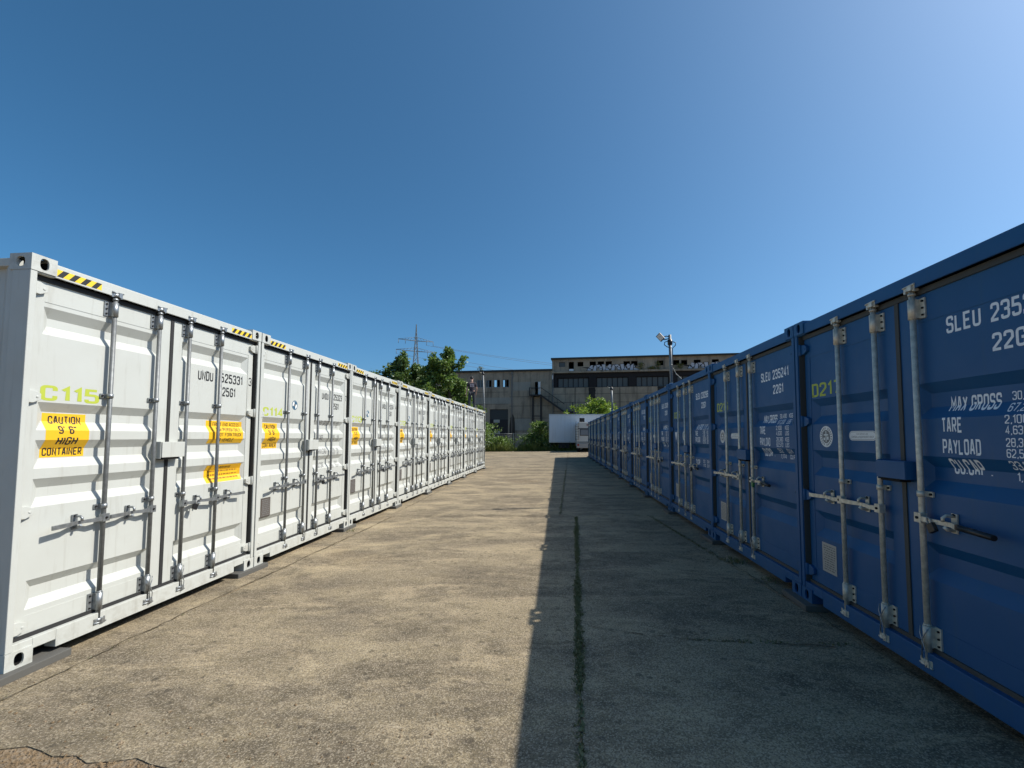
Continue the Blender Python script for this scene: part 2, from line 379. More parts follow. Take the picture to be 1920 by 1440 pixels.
def door_mesh(sp, right):
    H = sp.H; m = MB(); zb, zt = .188, H-.158
    xa, xb = (.062, 1.204) if not right else (1.234, CW-.062)
    p0, p1 = PANELS[right]; y1 = D0+.05
    xs = (xa, p0, p0+DE, p1-DE, p1, xb)
    rows = [(zb, 0)]
    for g in reversed(sp.grooves): rows += [(g[3], 0), (g[2], 1), (g[1], 1), (g[0], 0)]
    rows.append((zt, 0))
    dd = lambda i, r: D0 + DG*(1 if (i in (2, 3) and r) else 0)
    for (z0, r0), (z1, r1) in zip(rows, rows[1:]):
        for i in range(5):
            q = [(xs[i], dd(i, r0), z0), (xs[i+1], dd(i+1, r0), z0), (xs[i+1], dd(i+1, r1), z1), (xs[i], dd(i, r1), z1)]
            if i == 1 and r0 != r1:
                if r1: m.face([q[0], q[1], q[2]]); m.face([q[0], q[2], q[3]])
                else: m.face([q[0], q[1], q[3]]); m.face([q[1], q[2], q[3]])
            elif i == 3 and r0 != r1:
                if r1: m.face([q[0], q[1], q[3]]); m.face([q[1], q[2], q[3]])
                else: m.face([q[0], q[1], q[2]]); m.face([q[0], q[2], q[3]])
            else: m.face(q)
    m.face([(xa,D0,zb),(xa,y1,zb),(xa,y1,zt),(xa,D0,zt)]); m.face([(xb,D0,zb),(xb,y1,zb),(xb,y1,zt),(xb,D0,zt)])
    m.face([(xa,D0,zb),(xb,D0,zb),(xb,y1,zb),(xa,y1,zb)]); m.face([(xa,D0,zt),(xb,D0,zt),(xb,y1,zt),(xa,y1,zt)])
    pz0, pz1 = .32, sp.grooves[0][0]+.035 if sp is WH else 2.245
    m.box(xa, p0, D0-.004, D0+.03, zb, zt); m.box(p1, xb, D0-.004, D0+.03, zb, zt)
    m.box(p0, p1, D0-.003, D0+.03, pz1, zt); m.box(p0, p1, D0-.003, D0+.03, zb, pz0)
    return m.mesh('door', [sp.paint])

def gasket_mesh(sp):
    m = MB(); H = sp.H; t = H-.128
    m.box(.052, CW-.052, .046, .10, .165, .193); m.box(.052, CW-.052, .046, .10, H-.165, t)
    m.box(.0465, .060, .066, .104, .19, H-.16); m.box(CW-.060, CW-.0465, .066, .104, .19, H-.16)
    m.box(.0425, .050, .014, .10, .17, H-.135); m.box(CW-.050, CW-.0425, .014, .10, .17, H-.135)  # seal strip over each post's inner face, its black also painting the shade there
    m.box(1.202, 1.236, .050, .10, .193, H-.165)
    return m.mesh('door_seal', [sp.seal])

def bar_mesh(sp, side):
    m = MB(); y = .020; zt, ta, tb = sp.top; zb, ba, bb = sp.bot
    m.tube([(0, y, zb), (0, y, zt)], .0168, 14)
    for a, b in ((ta, tb), (ba, bb)):                         # bearing brackets
        m.tube([(0, y, a), (0, y, b)], .0245, 14, 1); m.box(-.024, .024, y, D0-.003, a+.004, b-.004, 1)
        x0, x1 = (-.06, -.01) if side < 0 else (.01, .06)
        m.box(x0, x1, D0-.013, D0-.0035, a, b, 1)
        for z in (a+.02, b-.02, (a+b)/2):
            xc = -.045 if side < 0 else .045
            m.tube([(xc, D0-.013, z), (xc, D0-.021, z)], .007, 8, 2)
    for z in sp.guides:                                       # guides
        m.tube([(0, y, z-.018), (0, y, z+.018)], .0225, 14, 1)
        m.box(-.052, .052, D0-.014, D0-.0035, z-.017, z+.017, 1); m.box(-.021, .021, y, D0-.005, z-.017, z+.017, 1)
        for xc in (-.04, .04): m.tube([(xc, D0-.014, z), (xc, D0-.023, z)], .008, 8, 2)
    m.tube([(0, y, zt-.05), (0, y, zt-.035)], .022, 14, 1)
    m.tube([(0, y, bb+.0), (0, y, bb+.012)], .020, 14, 1)
    for z, s in ((zt, 1), (zb, -1)):                          # cams and keepers
        m.tube([(0, y, z-.02*s), (0, y, z+.01*s)], .026, 12, 1)
        m.box(-.034, .012, y-.018, y+.016, z-.012, z+.012, 1); m.box(.006, .034, y-.03, y-.012, z-.02, z+.016, 1)
        m.box(-.045, -.028, .004, .03, z-.026, z+.022, 1); m.box(.03, .045, .004, .03, z-.026, z+.022, 1)
        m.tube([(-.045, y-.02, z+.012*s), (.05, y-.02, z+.018*s)], .006, 6, 1)
    return m.mesh('locking_bar', [sp.rod, sp.rod if sp is BL else ZINC, DARK])

def handle_mesh(sp, side, grip):
    m = MB(); s = side; y = .0
    m.box(-.026, .026, y-.010, .03, -.03, .03)
    m.tube([(0, y-.018, 0), (0, y-.004, 0)], .009, 8, 2)
    pts = [(.02, 0, -.002), (.09, -.004, -.004), (.15, .012, -.002), (.22, .012, .0), (.27, -.008, .0), (.40, -.02, 0)]
    hw = [.016, .015, .013, .013, .015, .016]
    for i in range(len(pts)-1):
        (xa, ya, za), (xb, yb, zb) = pts[i], pts[i+1]
        b = len(m.v)
        for x, yy, z, h in ((xa, ya, za, hw[i]), (xb, yb, zb, hw[i+1])):
            m.v += [(s*x, yy-.007, z-h), (s*x, yy+.007, z-h), (s*x, yy+.007, z+h), (s*x, yy-.007, z+h)]
        mi = 1 if (grip and i == 4) else 0
        for q in ((0,1,5,4),(1,2,6,5),(2,3,7,6),(3,0,4,7),(0,3,2,1),(4,5,6,7)):
            m.f.append(tuple(b+k for k in q)); m.m.append(mi); m.sm.append(False)
    if grip: m.tube([(s*.30, -.012, 0), (s*.52, -.03, -.002)], [.017, .016], 10, 1)
    # retainer on the door
    m.box(s*.19-.02, s*.19+.02, D0-.012, D0-.0035, -.055, .06)
    m.tube([(s*.19, D0-.012, .045), (s*.19, .005, .048), (s*.19, -.012, .035), (s*.19, -.012, .012)], .009, 8)
    m.tube([(s*.19, D0-.012, -.04), (s*.19, .012, -.034), (s*.19, -.004, -.02)], .010, 8)
    m.tube([(s*.19, D0-.02, .05), (s*.19, D0-.012, .05)], .01, 8, 2)
    return m.mesh('bar_handle', [sp.rod if sp is BL else ZINC, LOCKB, DARK])

def hinge_mesh(sp, right):
    m = MB(); s = -1 if right else 1; X = lambda x: s*x
    poly = [(.0, -.045), (.06, -.045), (.108, -.022), (.108, .022), (.06, .045), (.0, .045)]
    m.prism([(X(a), b) for a, b in poly], 'y', .030, D0-.0045)
    m.tube([(X(.012), .026, -.052), (X(.012), .026, .052)], .017, 10)
    m.tube([(X(.085), .026, 0), (X(.085), .031, 0)], .010, 8)
    return m.mesh('hinge', [sp.paint])

def container(sp, name, label, group):
    root = thing(name, label, 'shipping container', group=group)
    H = sp.H; body = link('container_body', body_mesh(sp), root, .004)
    for tp, z in ((0, 0), (1, H-.118)):
        for fl, x in ((False, 0), (True, CW)):
            o = link('corner_casting', casting_mesh([sp.paint, DARK], fl, tp), root, .004); o.location = (x, -.004, z)
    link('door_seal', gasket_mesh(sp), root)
    doors = [link('door', door_mesh(sp, r), root, 0) for r in (0, 1)]
    for i, (x, s) in enumerate(sp.rods):
        d = doors[0 if x < 1.2 else 1]
        side = -1 if sp is WH else 1
        o = link('locking_bar', bar_mesh(sp, side), d); o.location = (x, 0, 0)
        h = link('bar_handle', handle_mesh(sp, s, sp is BL and i == 2), d); h.location = (x, 0, sp.hub)
        h.rotation_euler = (0, R((i*37 % 5 - 2)*.7), 0)
        if i in (1, 2):
            w = MB(); a = sp.bot[2]
            w.tube([(-.03, .0, a-.01), (-.02, -.012, a-.05), (.0, -.016, a-.09), (.026, -.014, a-.16), (.03, -.006, a-.22), (.01, -.012, a-.25)], .0035, 5)
            w.tube([(.03, .0, a-.01), (.02, -.012, a-.04), (.0, -.016, a-.085), (-.006, -.016, a-.2)], .0035, 5)
            o = w.build('seal_wire', ZINC, d); o.location = (x, 0, 0)
    for r, x in ((0, .03), (1, CW-.03)):
        me = hinge_mesh(sp, r)
        for z in sp.hinges:
            o = link('hinge', me, doors[r], .003); o.location = (x, 0, z)
    x0, x1, z0, z1 = sp.box; m = MB()
    m.box(x0, x1, -.032, -.026, z0, z1); m.box(x0, x0+.006, -.026, D0-.0045, z0, z1); m.box(x1-.006, x1, -.026, D0-.0045, z0, z1)
    m.box(x0+.006, x1-.006, -.026, D0-.0045, z1-.006, z1); m.box(x0+.02, x0+.2, -.018, .05, z0-.02, z0+.05, 1)
    m.box(x0-.006, x0, -.02, D0-.0045, z0-.012, z1+.004)
    m.build('lock_box', [sp.paint, DARK], root, .004)
    if sp is WH:
        for xa in (.168, CW-.168-.325):
            q = Label().rect(xa, xa+.325, H-.111, H-.058, 0); n = 4; w = .325/n
            for k in range(n):
                a = xa+k*w; q.poly([(a, H-.111), (a+w*.5, H-.111), (min(a+w*1.02, xa+.325), H-.058), (a+w*.5, H-.058)], 1, .0008)
            q.build('hazard_sticker', [HAZY, BLK], root, lambda x, z: .006, ())
    return root, doors

def weights(put, x, zs, h, nums, small=.046):
    """one part for each heading and one for its two lines of figures"""
    for k, (t, z, w) in enumerate(zip(('MAX GROSS', 'TARE', 'PAYLOAD', 'CU.CAP .'), zs, (.31, .135, .245, .235))):
        a = x+(.02 if t[0] in 'MC' else 0); put('weight_lettering', Label().cap(t, a, z, h, a+w, th=.54))
        q = Label()
        for f, zf in nums[2*k:2*k+2]:
            a, b = f.split(' ')
            q.cap(a, x+.385, zf, small, x+.385+.0235*len(a), th=.42).cap(b, x+.385+.19, zf, small, x+.385+.19+.024*len(b), th=.42)
        put('weight_figures', q)

def emblem(q, x, z, r, mi_ring, mi_dark):
    q.disc(x, z, r, r, mi_ring); q.disc(x, z, r*.62, r*.62, mi_dark, .0006)
    for k in range(22):
        if k in (5, 16): continue
        a = 2*math.pi*k/22; c, s = math.cos(a), math.sin(a); w = .055*r
        q.poly([(x+r*.70*c-w*s, z+r*.70*s+w*c), (x+r*.70*c+w*s, z+r*.70*s-w*c), (x+r*.88*c+w*s, z+r*.88*s-w*c), (x+r*.88*c-w*s, z+r*.88*s+w*c)], mi_dark, .0006)
    q.rect(x-.06*r, x+.06*r, z-.5*r, z+.52*r, mi_ring, .0012); q.rect(x-.34*r, x+.34*r, z+.1*r, z+.22*r, mi_ring, .0013)
    q.rect(x-.4*r, x-.16*r, z-.34*r, z-.1*r, mi_ring, .0012); q.rect(x+.14*r, x+.38*r, z-.3*r, z+.0*r, mi_ring, .0012)

def dashes(q, x0, x1, z0, z1, rows, mi, seed, lift=.0007, gap=.45):
    """rows of print too small to read"""
    rg = random.Random(seed); h = (z1-z0)/rows
    for i in range(rows):
        x = x0+rg.random()*.02
        while x < x1-.012:
            w = rg.uniform(.012, .045); w = min(w, x1-x); q.rect(x, x+w, z0+i*h+h*gap*.5, z0+(i+1)*h-h*gap*.5, mi, lift); x += w+.009

def letter_white(root, doors, i, code, serial, chk):
    f, zs, xs = surf_of(WH); L, Rr = doors
    Label().cap(code, .152, 1.858, .115, .572, th=.62).build('number_lettering', LIME, L, f, zs, xs)
    q = Label().rect(.205, .51, 1.435, 1.768, 0)
    for t, z, w in (('CAUTION', 1.688, .225), ("9' 6\"", 1.612, .13), ('HIGH', 1.528, .145), ('CONTAINER', 1.447, .275)):
        q.ccap(t, .357, z, .060, w, mi=1, th=.60, lift=.0008)
    q.build('caution_sticker', [YEL, BLK], L, f, zs, xs)
    Label().cap(chk, 2.318, 2.21, .10, 2.366, th=.42).build('check_digit', BLK, Rr, f, zs, xs)
    Label().cap('25G1', 1.905, 2.045, .105, 2.105, th=.58).build('type_lettering', BLK, Rr, f, zs, xs)
    q = Label().cap('UNDU', 1.56, 2.19, .105, 1.765, th=.58).cap(serial, 1.872, 2.20, .105, 2.215, th=.58)
    q.build('serial_lettering', BLK, Rr, f, zs, xs)
    if i == 0:
        q = Label().rect(1.74, 2.262, 1.515, 1.766, 0)
        for t, z, w in (('FRONT END ACCESS', 1.708, .40), ('FOR PERSON ONLY', 1.650, .37), ('NOT FORKTRUCK', 1.592, .37), ('OR VEHICLE', 1.534, .25)):
            q.cap(t, 2.235-w-.02*(w < .3)*6, z, .040, 2.235-.12*(w < .3), mi=1, th=.42, lift=.0008)
        q.build('access_sticker', [YEL, BLK], Rr, f, zs, xs)
        q = Label().rect(1.74, 2.262, 1.085, 1.275, 0).ccap('WARNING', 2.0, 1.232, .026, .2, mi=1, th=.5, lift=.0008)
        dashes(q, 1.79, 2.23, 1.105, 1.225, 3, 2, 5, .0007, .6)
        q.build('warning_sticker', [YEL, BLK, mat('brown print', (.30, .13, .012, 1), .6)], Rr, f, zs, xs)
    else:
        weights(lambda n, q: q.build(n, GREYPR, Rr, f, zs, xs), 1.50, (1.765, 1.53, 1.31, 1.09), .085, (('30,480 KGS', 1.80), ('67,200 LBS', 1.74), ('3,800 KGS', 1.57), ('8,380 LBS', 1.51), ('26,680 KGS', 1.35), ('58,820 LBS', 1.29), ('76.4 CU.M', 1.13), ('2,698 CU.FT', 1.07)))
        q = Label(); x, z, r = .835, 2.04, .068
        q.disc(x, z, r, r, 0); q.disc(x, z, r*.82, r*.82, 1, .0005)
        for a0 in (0, 2):
            q.poly([(x, z)]+[(x+r*.8*math.cos(a0*math.pi/2+.3+k*.26), z+r*.8*math.sin(a0*math.pi/2+.3+k*.26)) for k in range(7)], 0, .001)
        q.disc(x, z, r*.3, r*.3, 2, .0014)
        q.build('round_emblem', [mat('emblem blue', (.03, .10, .17, 1), .5), STK, GREYPR], L, f, zs, xs)
        q = Label().rect(.17, .36, .545, .80, 0); dashes(q, .185, .345, .565, .785, 9, 1, 3+i)
        q.build('data_plate', [PLATE_B, GREYPR], L, f, zs, xs, .003)

def letter_blue(root, doors, i, code, serial):
    f, zs, xs = surf_of(BL); L, Rr = doors
    Label().cap(code, .155, 1.868, .122, .572, th=.52).build('number_lettering', LIME, L, f, zs, xs)
    q = Label().cap('SLEU', 1.592, 2.13, .103, 1.812, th=.55).cap(serial, 1.868, 2.13, .103, 2.20, th=.55); Label().cap('22G1', 1.868, 1.970, .098, 2.085, th=.55).build('type_lettering', WHT, Rr, f, zs, xs)
    q.build('serial_lettering', WHT, Rr, f, zs, xs); put = lambda n, q: q.build(n, WHT, Rr, f, zs, xs)
    if i % 4 != 2:
        weights(put, 1.525, (1.657, 1.532, 1.402, 1.285), .092,
            (('30,480 KGS', 1.702), ('67,200 LBS', 1.640), ('2,100 KGS', 1.577), ('4,630 LBS', 1.520), ('28,380 KGS', 1.455), ('62,570 LBS', 1.398), ('33.2 CU.M', 1.335), ('1,174 CU.FT', 1.275)))
    else:
        weights(put, 1.525, (1.62, 1.515, 1.41, 1.035), .088, (('30,480 KGS', 1.66), ('67,200 LBS', 1.605), ('2,180 KGS', 1.55), ('4,810 LBS', 1.495), ('28,300 KGS', 1.445), ('62,390 LBS', 1.395), ('33.2 CU.M', 1.085), ('1,172 CU.FT', 1.02)))
    if i % 4 != 2:
        q = Label(); emblem(q, .347, 1.508, .093, 0, 1); q.build('round_emblem', [STK, GREYPR], L, f, zs, xs)
        q = Label(); x0, x1, z0, z1 = .655, .965, 1.478, 1.552; r = (z1-z0)/2
        def pill(e, mi, lf): q.poly([(x1-r+(r-e)*math.sin(math.pi*k/10), (z0+z1)/2-(r-e)*math.cos(math.pi*k/10)) for k in range(11)]+[(x0+r-(r-e)*math.sin(math.pi*k/10), (z0+z1)/2+(r-e)*math.cos(math.pi*k/10)) for k in range(11)], mi, lf)
        pill(0, 0, 0); pill(.006, 1, .0005); pill(.009, 0, .001)
        q.ctext('FOR REPAIR USE', .81, 1.523, .011, .13, mi=1, bold=.0, lift=.0016).ctext('CORTEN or EQUIVALENT ONLY', .81, 1.498, .015, .255, mi=1, bold=.0, lift=.0016)
        q.build('notice_decal', [STK, GREYPR], L, f, zs, xs)
    else:
        q = Label(); q.poly([(.19, 1.59), (.36, 1.59), (.275, 1.42)], 0); emblem(q, .83, 1.52, .085, 0, 1); q.build('round_emblem', [STK, GREYPR], L, f, zs, xs)
    q = Label().rect(.235, .435, .325, .575, 0); dashes(q, .25, .42, .34, .56, 11, 1, 40+i, .0007, .55)
    q.build('data_plate', [PLATE_S, GREYPR], L, f, zs, xs, .003)

PITCH = 2.489; XW, XB = -3.7073, 2.285; YW0, YB0 = 2.728, 4.557
ORD = ['nearest', 'second', 'third', 'fourth', 'fifth', 'sixth', 'seventh', 'eighth', 'ninth', 'tenth', 'eleventh', 'twelfth', 'last']
gW, gB = 'white containers in a row', 'blue containers in a row'
def padlock(sp, rz, loc, label, tilt, body=LOCKB):
    t = thing('padlock', label, 'padlock', loc, rz, 'padlocks on the container handles')
    t.rotation_euler = (0, tilt, rz)
    m = MB(); m.tube([(-.014, 0, -.02)] + [(-.014*math.cos(math.pi*k/8), 0, .004+.014*math.sin(math.pi*k/8)) for k in range(9)] + [(.014, 0, -.02)], .0045, 8); m.build('shackle', ZINC, t)
    m = MB(); m.box(-.026, .026, -.012, .012, -.072, -.016); m.build('lock_body', body, t, .004)
    return t
protoW = container(WH, 'shipping_container', 'white', gW)
serW = ['525331', '525323', '525334', '525317', '525326', '525319', '525340', '525328']
roots = [protoW]
for i in range(1, 8): 
    r = copy_tree(protoW[0]); roots.append((r, [c for c in r.children if c.name.startswith('door') and not c.name.startswith('door_seal')]))
rgj = random.Random(3)
for i, (r, ds) in enumerate(roots):
    ds.sort(key=lambda d: min(v.co.x for v in d.data.vertices))
    r['label'] = ('white high container numbered C%d, %s in the white row' % (115-i, ORD[i] if i < 7 else 'farthest'))
    r.location = (XW + rgj.uniform(-.006, .006)*(i > 0), YW0 + i*PITCH + .007, 0); r.scale = (1.015, 1, 1); r.rotation_euler = (0, 0, R(90))
    letter_white(r, ds, i, 'C%d' % (115-i), serW[i], '374152860'[i])
    y = r.location.y
    padlock(WH, R(90), (XW+.012, y+1.555, .915), 'black padlock on the white row, on the right door handle of container C%d' % (115-i), R(25 if i % 2 == 0 else -15))
protoB = container(BL, 'shipping_container', 'blue', gB)
serB = ['235246', '235241', '230296', '230281', '235238', '230292', '235233', '235250', '230288', '235229', '235247', '230279', '235225']
roots = [protoB]
for i in range(1, 13):
    r = copy_tree(protoB[0]); roots.append((r, [c for c in r.children if c.name.startswith('door') and not c.name.startswith('door_seal')]))
for i, (r, ds) in enumerate(roots):
    ds.sort(key=lambda d: min(v.co.x for v in d.data.vertices))
    r['label'] = 'blue container numbered D%d, %s in the blue row' % (217-i, ORD[i] if i < 12 else 'farthest')
    r.location = (XB + rgj.uniform(-.008, .008)*(i > 1), YB0 + i*PITCH - .007, .110); r.scale = (1.015, 1, 1); r.rotation_euler = (0, 0, R(-90))
    letter_blue(r, ds, i, 'D%d' % (217-i), serB[i])
    y = r.location.y
    padlock(BL, R(-90), (XB-.014, y-1.515, 1.10), ('green' if i == 1 else 'black') + ' padlock on the blue row, on the gripped handle of container D%d' % (217-i), R(-30 if i % 2 == 0 else 20), LOCKG if i == 1 else LOCKB)

# ------------------------------------------------------------ ground and concrete yard
SLOPE = .0184
def zg(x): return .0133 + SLOPE*max(-10, min(10, x))
def concrete_mat():
    m = mat('weathered concrete', (.3, .27, .22, 1), .92, 0, .25); t = NT(m); co = t.coord('World'); cs = t.coord('World', (.45, 1.0, 1))
    light, mid, dark = (.46, .37, .222, 1), (.205, .164, .10, 1), (.062, .050, .033, 1)
    big = t.noise(cs, .5, 6, .68, .40, .62, .6); pat = t.noise(cs, 1.35, 9, .72, .45, .57, .35); med = t.noise(co, 5.5, 7, .75, .40, .64)
    c = t.mix(big, mid, light)
    c = t.mix(t.math('MULTIPLY', pat, .76), c, dark); lp = t.noise(cs, 2.1, 9, .75, .52, .62, .5); c = t.mix(t.math('MULTIPLY', lp, .60), c, (.62, .49, .30, 1))
    c = t.mix(t.math('MULTIPLY', med, .34), c, (.54, .43, .29, 1))
    blot = t.noise(cs, .8, 5, .65, .55, .68, 1.0); c = t.mix(t.math('MULTIPLY', blot, .5), c, (.115, .095, .07, 1))
    warm = t.noise(co, .42, 3, .5, .6, .75); c = t.mix(t.math('MULTIPLY', warm, .3), c, (.46, .29, .13, 1))
    rot = t.n('ShaderNodeMapping'); rot.inputs['Rotation'].default_value = (0, 0, R(-24)); rot.inputs['Scale'].default_value = (1.1, 9, 1); t.l(co, rot.inputs[0])
    stk = t.noise(rot.outputs[0], 2.4, 6, .7, .58, .70); c = t.mix(t.math('MULTIPLY', stk, .5), c, (.56, .46, .33, 1))
    # exposed aggregate
    v = t.n('ShaderNodeTexVoronoi', i={'Scale': 135.0}); t.l(co, v.inputs['Vector'])
    sp = t.n('ShaderNodeSeparateColor'); t.l(v.outputs['Color'], sp.inputs[0])
    c = t.mix(t.math('MULTIPLY', t.math('GREATER_THAN', sp.outputs[0], .66), .42), c, (.60, .51, .37, 1))
    c = t.mix(t.math('MULTIPLY', t.math('LESS_THAN', sp.outputs[1], .36), .5), c, (.07, .056, .04, 1))
    v2 = t.n('ShaderNodeTexVoronoi', i={'Scale': 30.0}); t.l(co, v2.inputs['Vector'])
    s2 = t.n('ShaderNodeSeparateColor'); t.l(v2.outputs['Color'], s2.inputs[0])
    c = t.mix(t.math('MULTIPLY', t.math('LESS_THAN', s2.outputs[0], .012), .5), c, (.05, .042, .032, 1))
    fine = t.noise(co, 85, 5, .75, .38, .62); c = t.mix(t.math('MULTIPLY', fine, .40), c, (.09, .073, .052, 1)); sm = fine
    # tyre sweeps: pale worn arcs
    px = t.n('ShaderNodeSeparateXYZ'); t.l(t.n('ShaderNodeNewGeometry').outputs['Position'], px.inputs[0])
    for cx, cy, rad, wd in ((-6.5, 11.5, 6.2, .16), (-6.6, 11.4, 4.7, .16), (4.0, 1.0, 8.2, .2)):
        dx = t.math('SUBTRACT', px.outputs[0], cx); dy = t.math('SUBTRACT', px.outputs[1], cy)
        d = t.math('SQRT', t.math('ADD', t.math('MULTIPLY', dx, dx), t.math('MULTIPLY', dy, dy)))
        a = t.math('SUBTRACT', 1, t.math('MINIMUM', 1, t.math('DIVIDE', t.math('ABSOLUTE', t.math('SUBTRACT', d, rad)), wd)))
        c = t.mix(t.math('MULTIPLY', t.math('MULTIPLY', a, med), .45), c, light)
    t.base(c)
    h = t.math('ADD', t.math('MULTIPLY', v.outputs['Distance'], .6), t.math('ADD', t.math('MULTIPLY', fine, .5), t.math('MULTIPLY', sm, .8)))
    t.bump(h, .5, .005)
    return m
CONC = concrete_mat()
def soil_mat(name, a, b, scale=30):
    m = mat(name, a, .95, 0, .2); t = NT(m); co = t.coord('World'); n1 = t.noise(co, 1.3, 5, .65, .35, .65); n2 = t.noise(co, scale, 5, .7, .35, .65)
    c = t.mix(n1, a, b); v = t.n('ShaderNodeTexVoronoi', i={'Scale': 60.0}); t.l(co, v.inputs['Vector']); sp = t.n('ShaderNodeSeparateColor'); t.l(v.outputs['Color'], sp.inputs[0])
    c = t.mix(t.math('MULTIPLY', t.math('GREATER_THAN', sp.outputs[0], .6), .4), c, (.36, .31, .24, 1)); c = t.mix(t.math('MULTIPLY', n2, .5), c, tuple(x*.35 for x in a[:3]))
    t.base(c); t.bump(t.math('ADD', v.outputs['Distance'], n2), .8, .012); return m
SOIL = soil_mat('brown gravelly ground', (.34, .24, .14, 1), (.22, .155, .09, 1))
m = MB(); xs = [-1500, -300, -60, -10, 10, 60, 300, 1500]; ys = [-300, -30, 0, 60, 200, 600, 2500]
for xa, xb in zip(xs, xs[1:]):
    for ya, yb in zip(ys, ys[1:]):
        m.face([(xa,ya,zg(xa)-.0045),(xb,ya,zg(xb)-.0045),(xb,yb,zg(xb)-.0045),(xa,yb,zg(xa)-.0045)])
structure(m.build('ground', SOIL, recalc=False))

rs = random.Random(11)
def c1x(y): return .11+(y-2.27)*.25/6.8 if y < 9.1 else .04+(y-9.2)*.0275
slab = MB()
def edge(p, q, amp, step=.11):
    n = max(1, int((Vector(q)-Vector(p)).length/step)); d = (Vector(q)-Vector(p)); nx = Vector((-d.y, d.x)).normalized(); out = []; w = 0
    for i in range(n):
        w = .6*w + rs.uniform(-amp, amp)
        out.append(tuple(Vector(p)+d*(i/n)+nx*(w if i else 0)))
    return out
def add_slab(c, amp=.006, g=.006, dz=0):
    cx = sum(p[0] for p in c)/4; cy = sum(p[1] for p in c)/4
    c = [(p[0]+(g if p[0] < cx else -g), p[1]+(g if p[1] < cy else -g)) for p in c]
    pts = []
    for i in range(4): pts += edge(c[i], c[(i+1) % 4], amp if (Vector(c[i])-Vector(c[(i+1)%4])).length < 30 else 0)
    if cy < 6 and cx < 0: pts = [(x, y+(rs.gauss(0, .012)-abs(rs.gauss(0, .012)) if y < 2.4 else 0)) for x, y in pts]
    top = [(x, y, zg(x)+dz) for x, y in pts]; slab.face(top)
    for a, b in zip(top, top[1:]+top[:1]): slab.face([a, b, (b[0], b[1], b[2]-.03), (a[0], a[1], a[2]-.03)])
Y0 = lambda x: 2.10-.035*(x+1.4)
rows = [None, 9.10, 15.3, 21.6, 28.0, 34.5, 41.0, 49.6]
for k in range(7):
    f0 = (lambda x: Y0(x)) if k == 0 else (lambda x, y=rows[k]: y-.0*x)
    f1 = lambda x, y=rows[k+1]: y+(.02*x if k < 6 else -.02*x)
    f0 = f0 if k == 0 else (lambda x, y=rows[k]: y+.02*x)
    la, lb = (-3.46, -3.36) if k == 0 else (-3.45-.03*k, -3.45-.03*(k+1))
    ym0, ym1 = (2.1, 9.1) if k == 0 else (rows[k]+.05, rows[k+1]-.05)
    ca, cb = c1x(ym0+.01), c1x(ym1-.02)
    ra, rb = (2.42, 1.80) if k == 0 else (3.9, 4.0)
    cols = [((-10, -10)), (la, lb), (ca, cb), (ra, rb), (10, 10)]
    for (a0, a1), (b0, b1) in zip(cols, cols[1:]):
        add_slab([(a0, f0(a0)), (b0, f0(b0)), (b1, f1(b1)), (a1, f1(a1))], dz=rs.uniform(0, .003))
structure(slab.build('concrete_yard', CONC))

# cracks: thin dirt filled ribbons lying on the slabs
CRK = soil_mat('dirt filled crack', (.10, .08, .05, 1), (.15, .12, .07, 1))
def ribbon(mb, pts, w, amp, step=.07, z=.0075, skip=.0):
    out = []
    for p, q in zip(pts, pts[1:]): out += edge(p, q, amp, step)
    out.append(pts[-1]); out = [Vector(p) for p in out]; L, Rr = [], []
    for i, p in enumerate(out):
        t = (out[min(i+1, len(out)-1)]-out[max(i-1, 0)]).normalized(); n = Vector((-t.y, t.x)); ww = w*rs.uniform(.08, 1)*(.3 if i in (0, len(out)-1) else 1)
        L.append((p.x+n.x*ww, p.y+n.y*ww, zg(p.x)+z)); Rr.append((p.x-n.x*ww, p.y-n.y*ww, zg(p.x)+z))
    for i in range(len(out)-1):
        if rs.random() >= skip: mb.face([L[i], Rr[i], Rr[i+1], L[i+1]])
ck = MB()
for pts, w in (([(.25, 3.9), (.9, 3.72), (1.6, 3.68), (2.2, 3.64), (2.9, 3.62)], .010), ([(-1.5, 5.15), (-.9, 5.03), (-.2, 4.97), (.2, 4.93)], .006),
               ([(-3.0, 12.2), (-1.6, 11.6), (-.3, 11.9)], .008), ([(-2.9, 30), (-1.2, 24), (-1.9, 19)], .02), ([(.6, 6.2), (1.3, 6.0), (1.9, 6.35)], .004), ([(-3.0, 44), (-1.0, 33)], .03)):
    ribbon(ck, pts, w*.8, .014, skip=.22)
for pts, w in (([(-3.47, 2.2), (-3.45, 4.2), (-3.40, 6.6), (-3.36, 8.9)], .016), ([(-3.47, 9.4), (-3.6, 16), (-3.62, 24)], .012), ([(-9, 8.93), (-2.0, 9.06), (.3, 9.12)], .006), ([(-1.62, 9.07), (-1.2, 9.08), (-.2, 9.10)], .022), ([(.4, 9.12), (1.8, 9.14), (3.6, 9.18)], .008),
               ([(.06, 9.3), (.37, 20), (.7, 32), (1.0, 45)], .012), ([(2.42, 2.3), (2.1, 6), (1.82, 9.0)], .010), ([(-3.3, 15.3), (3, 15.35)], .008), ([(-3.3, 21.6), (3, 21.65)], .010), ([(-3.3, 28), (3, 28)], .012), ([(-3.3, 34.5), (3, 34.5)], .015), ([(-3.3, 41), (8, 41.1)], .02)):
    ribbon(ck, pts, w*.8, .016, skip=0)
structure(ck.build('pavement_cracks', CRK))

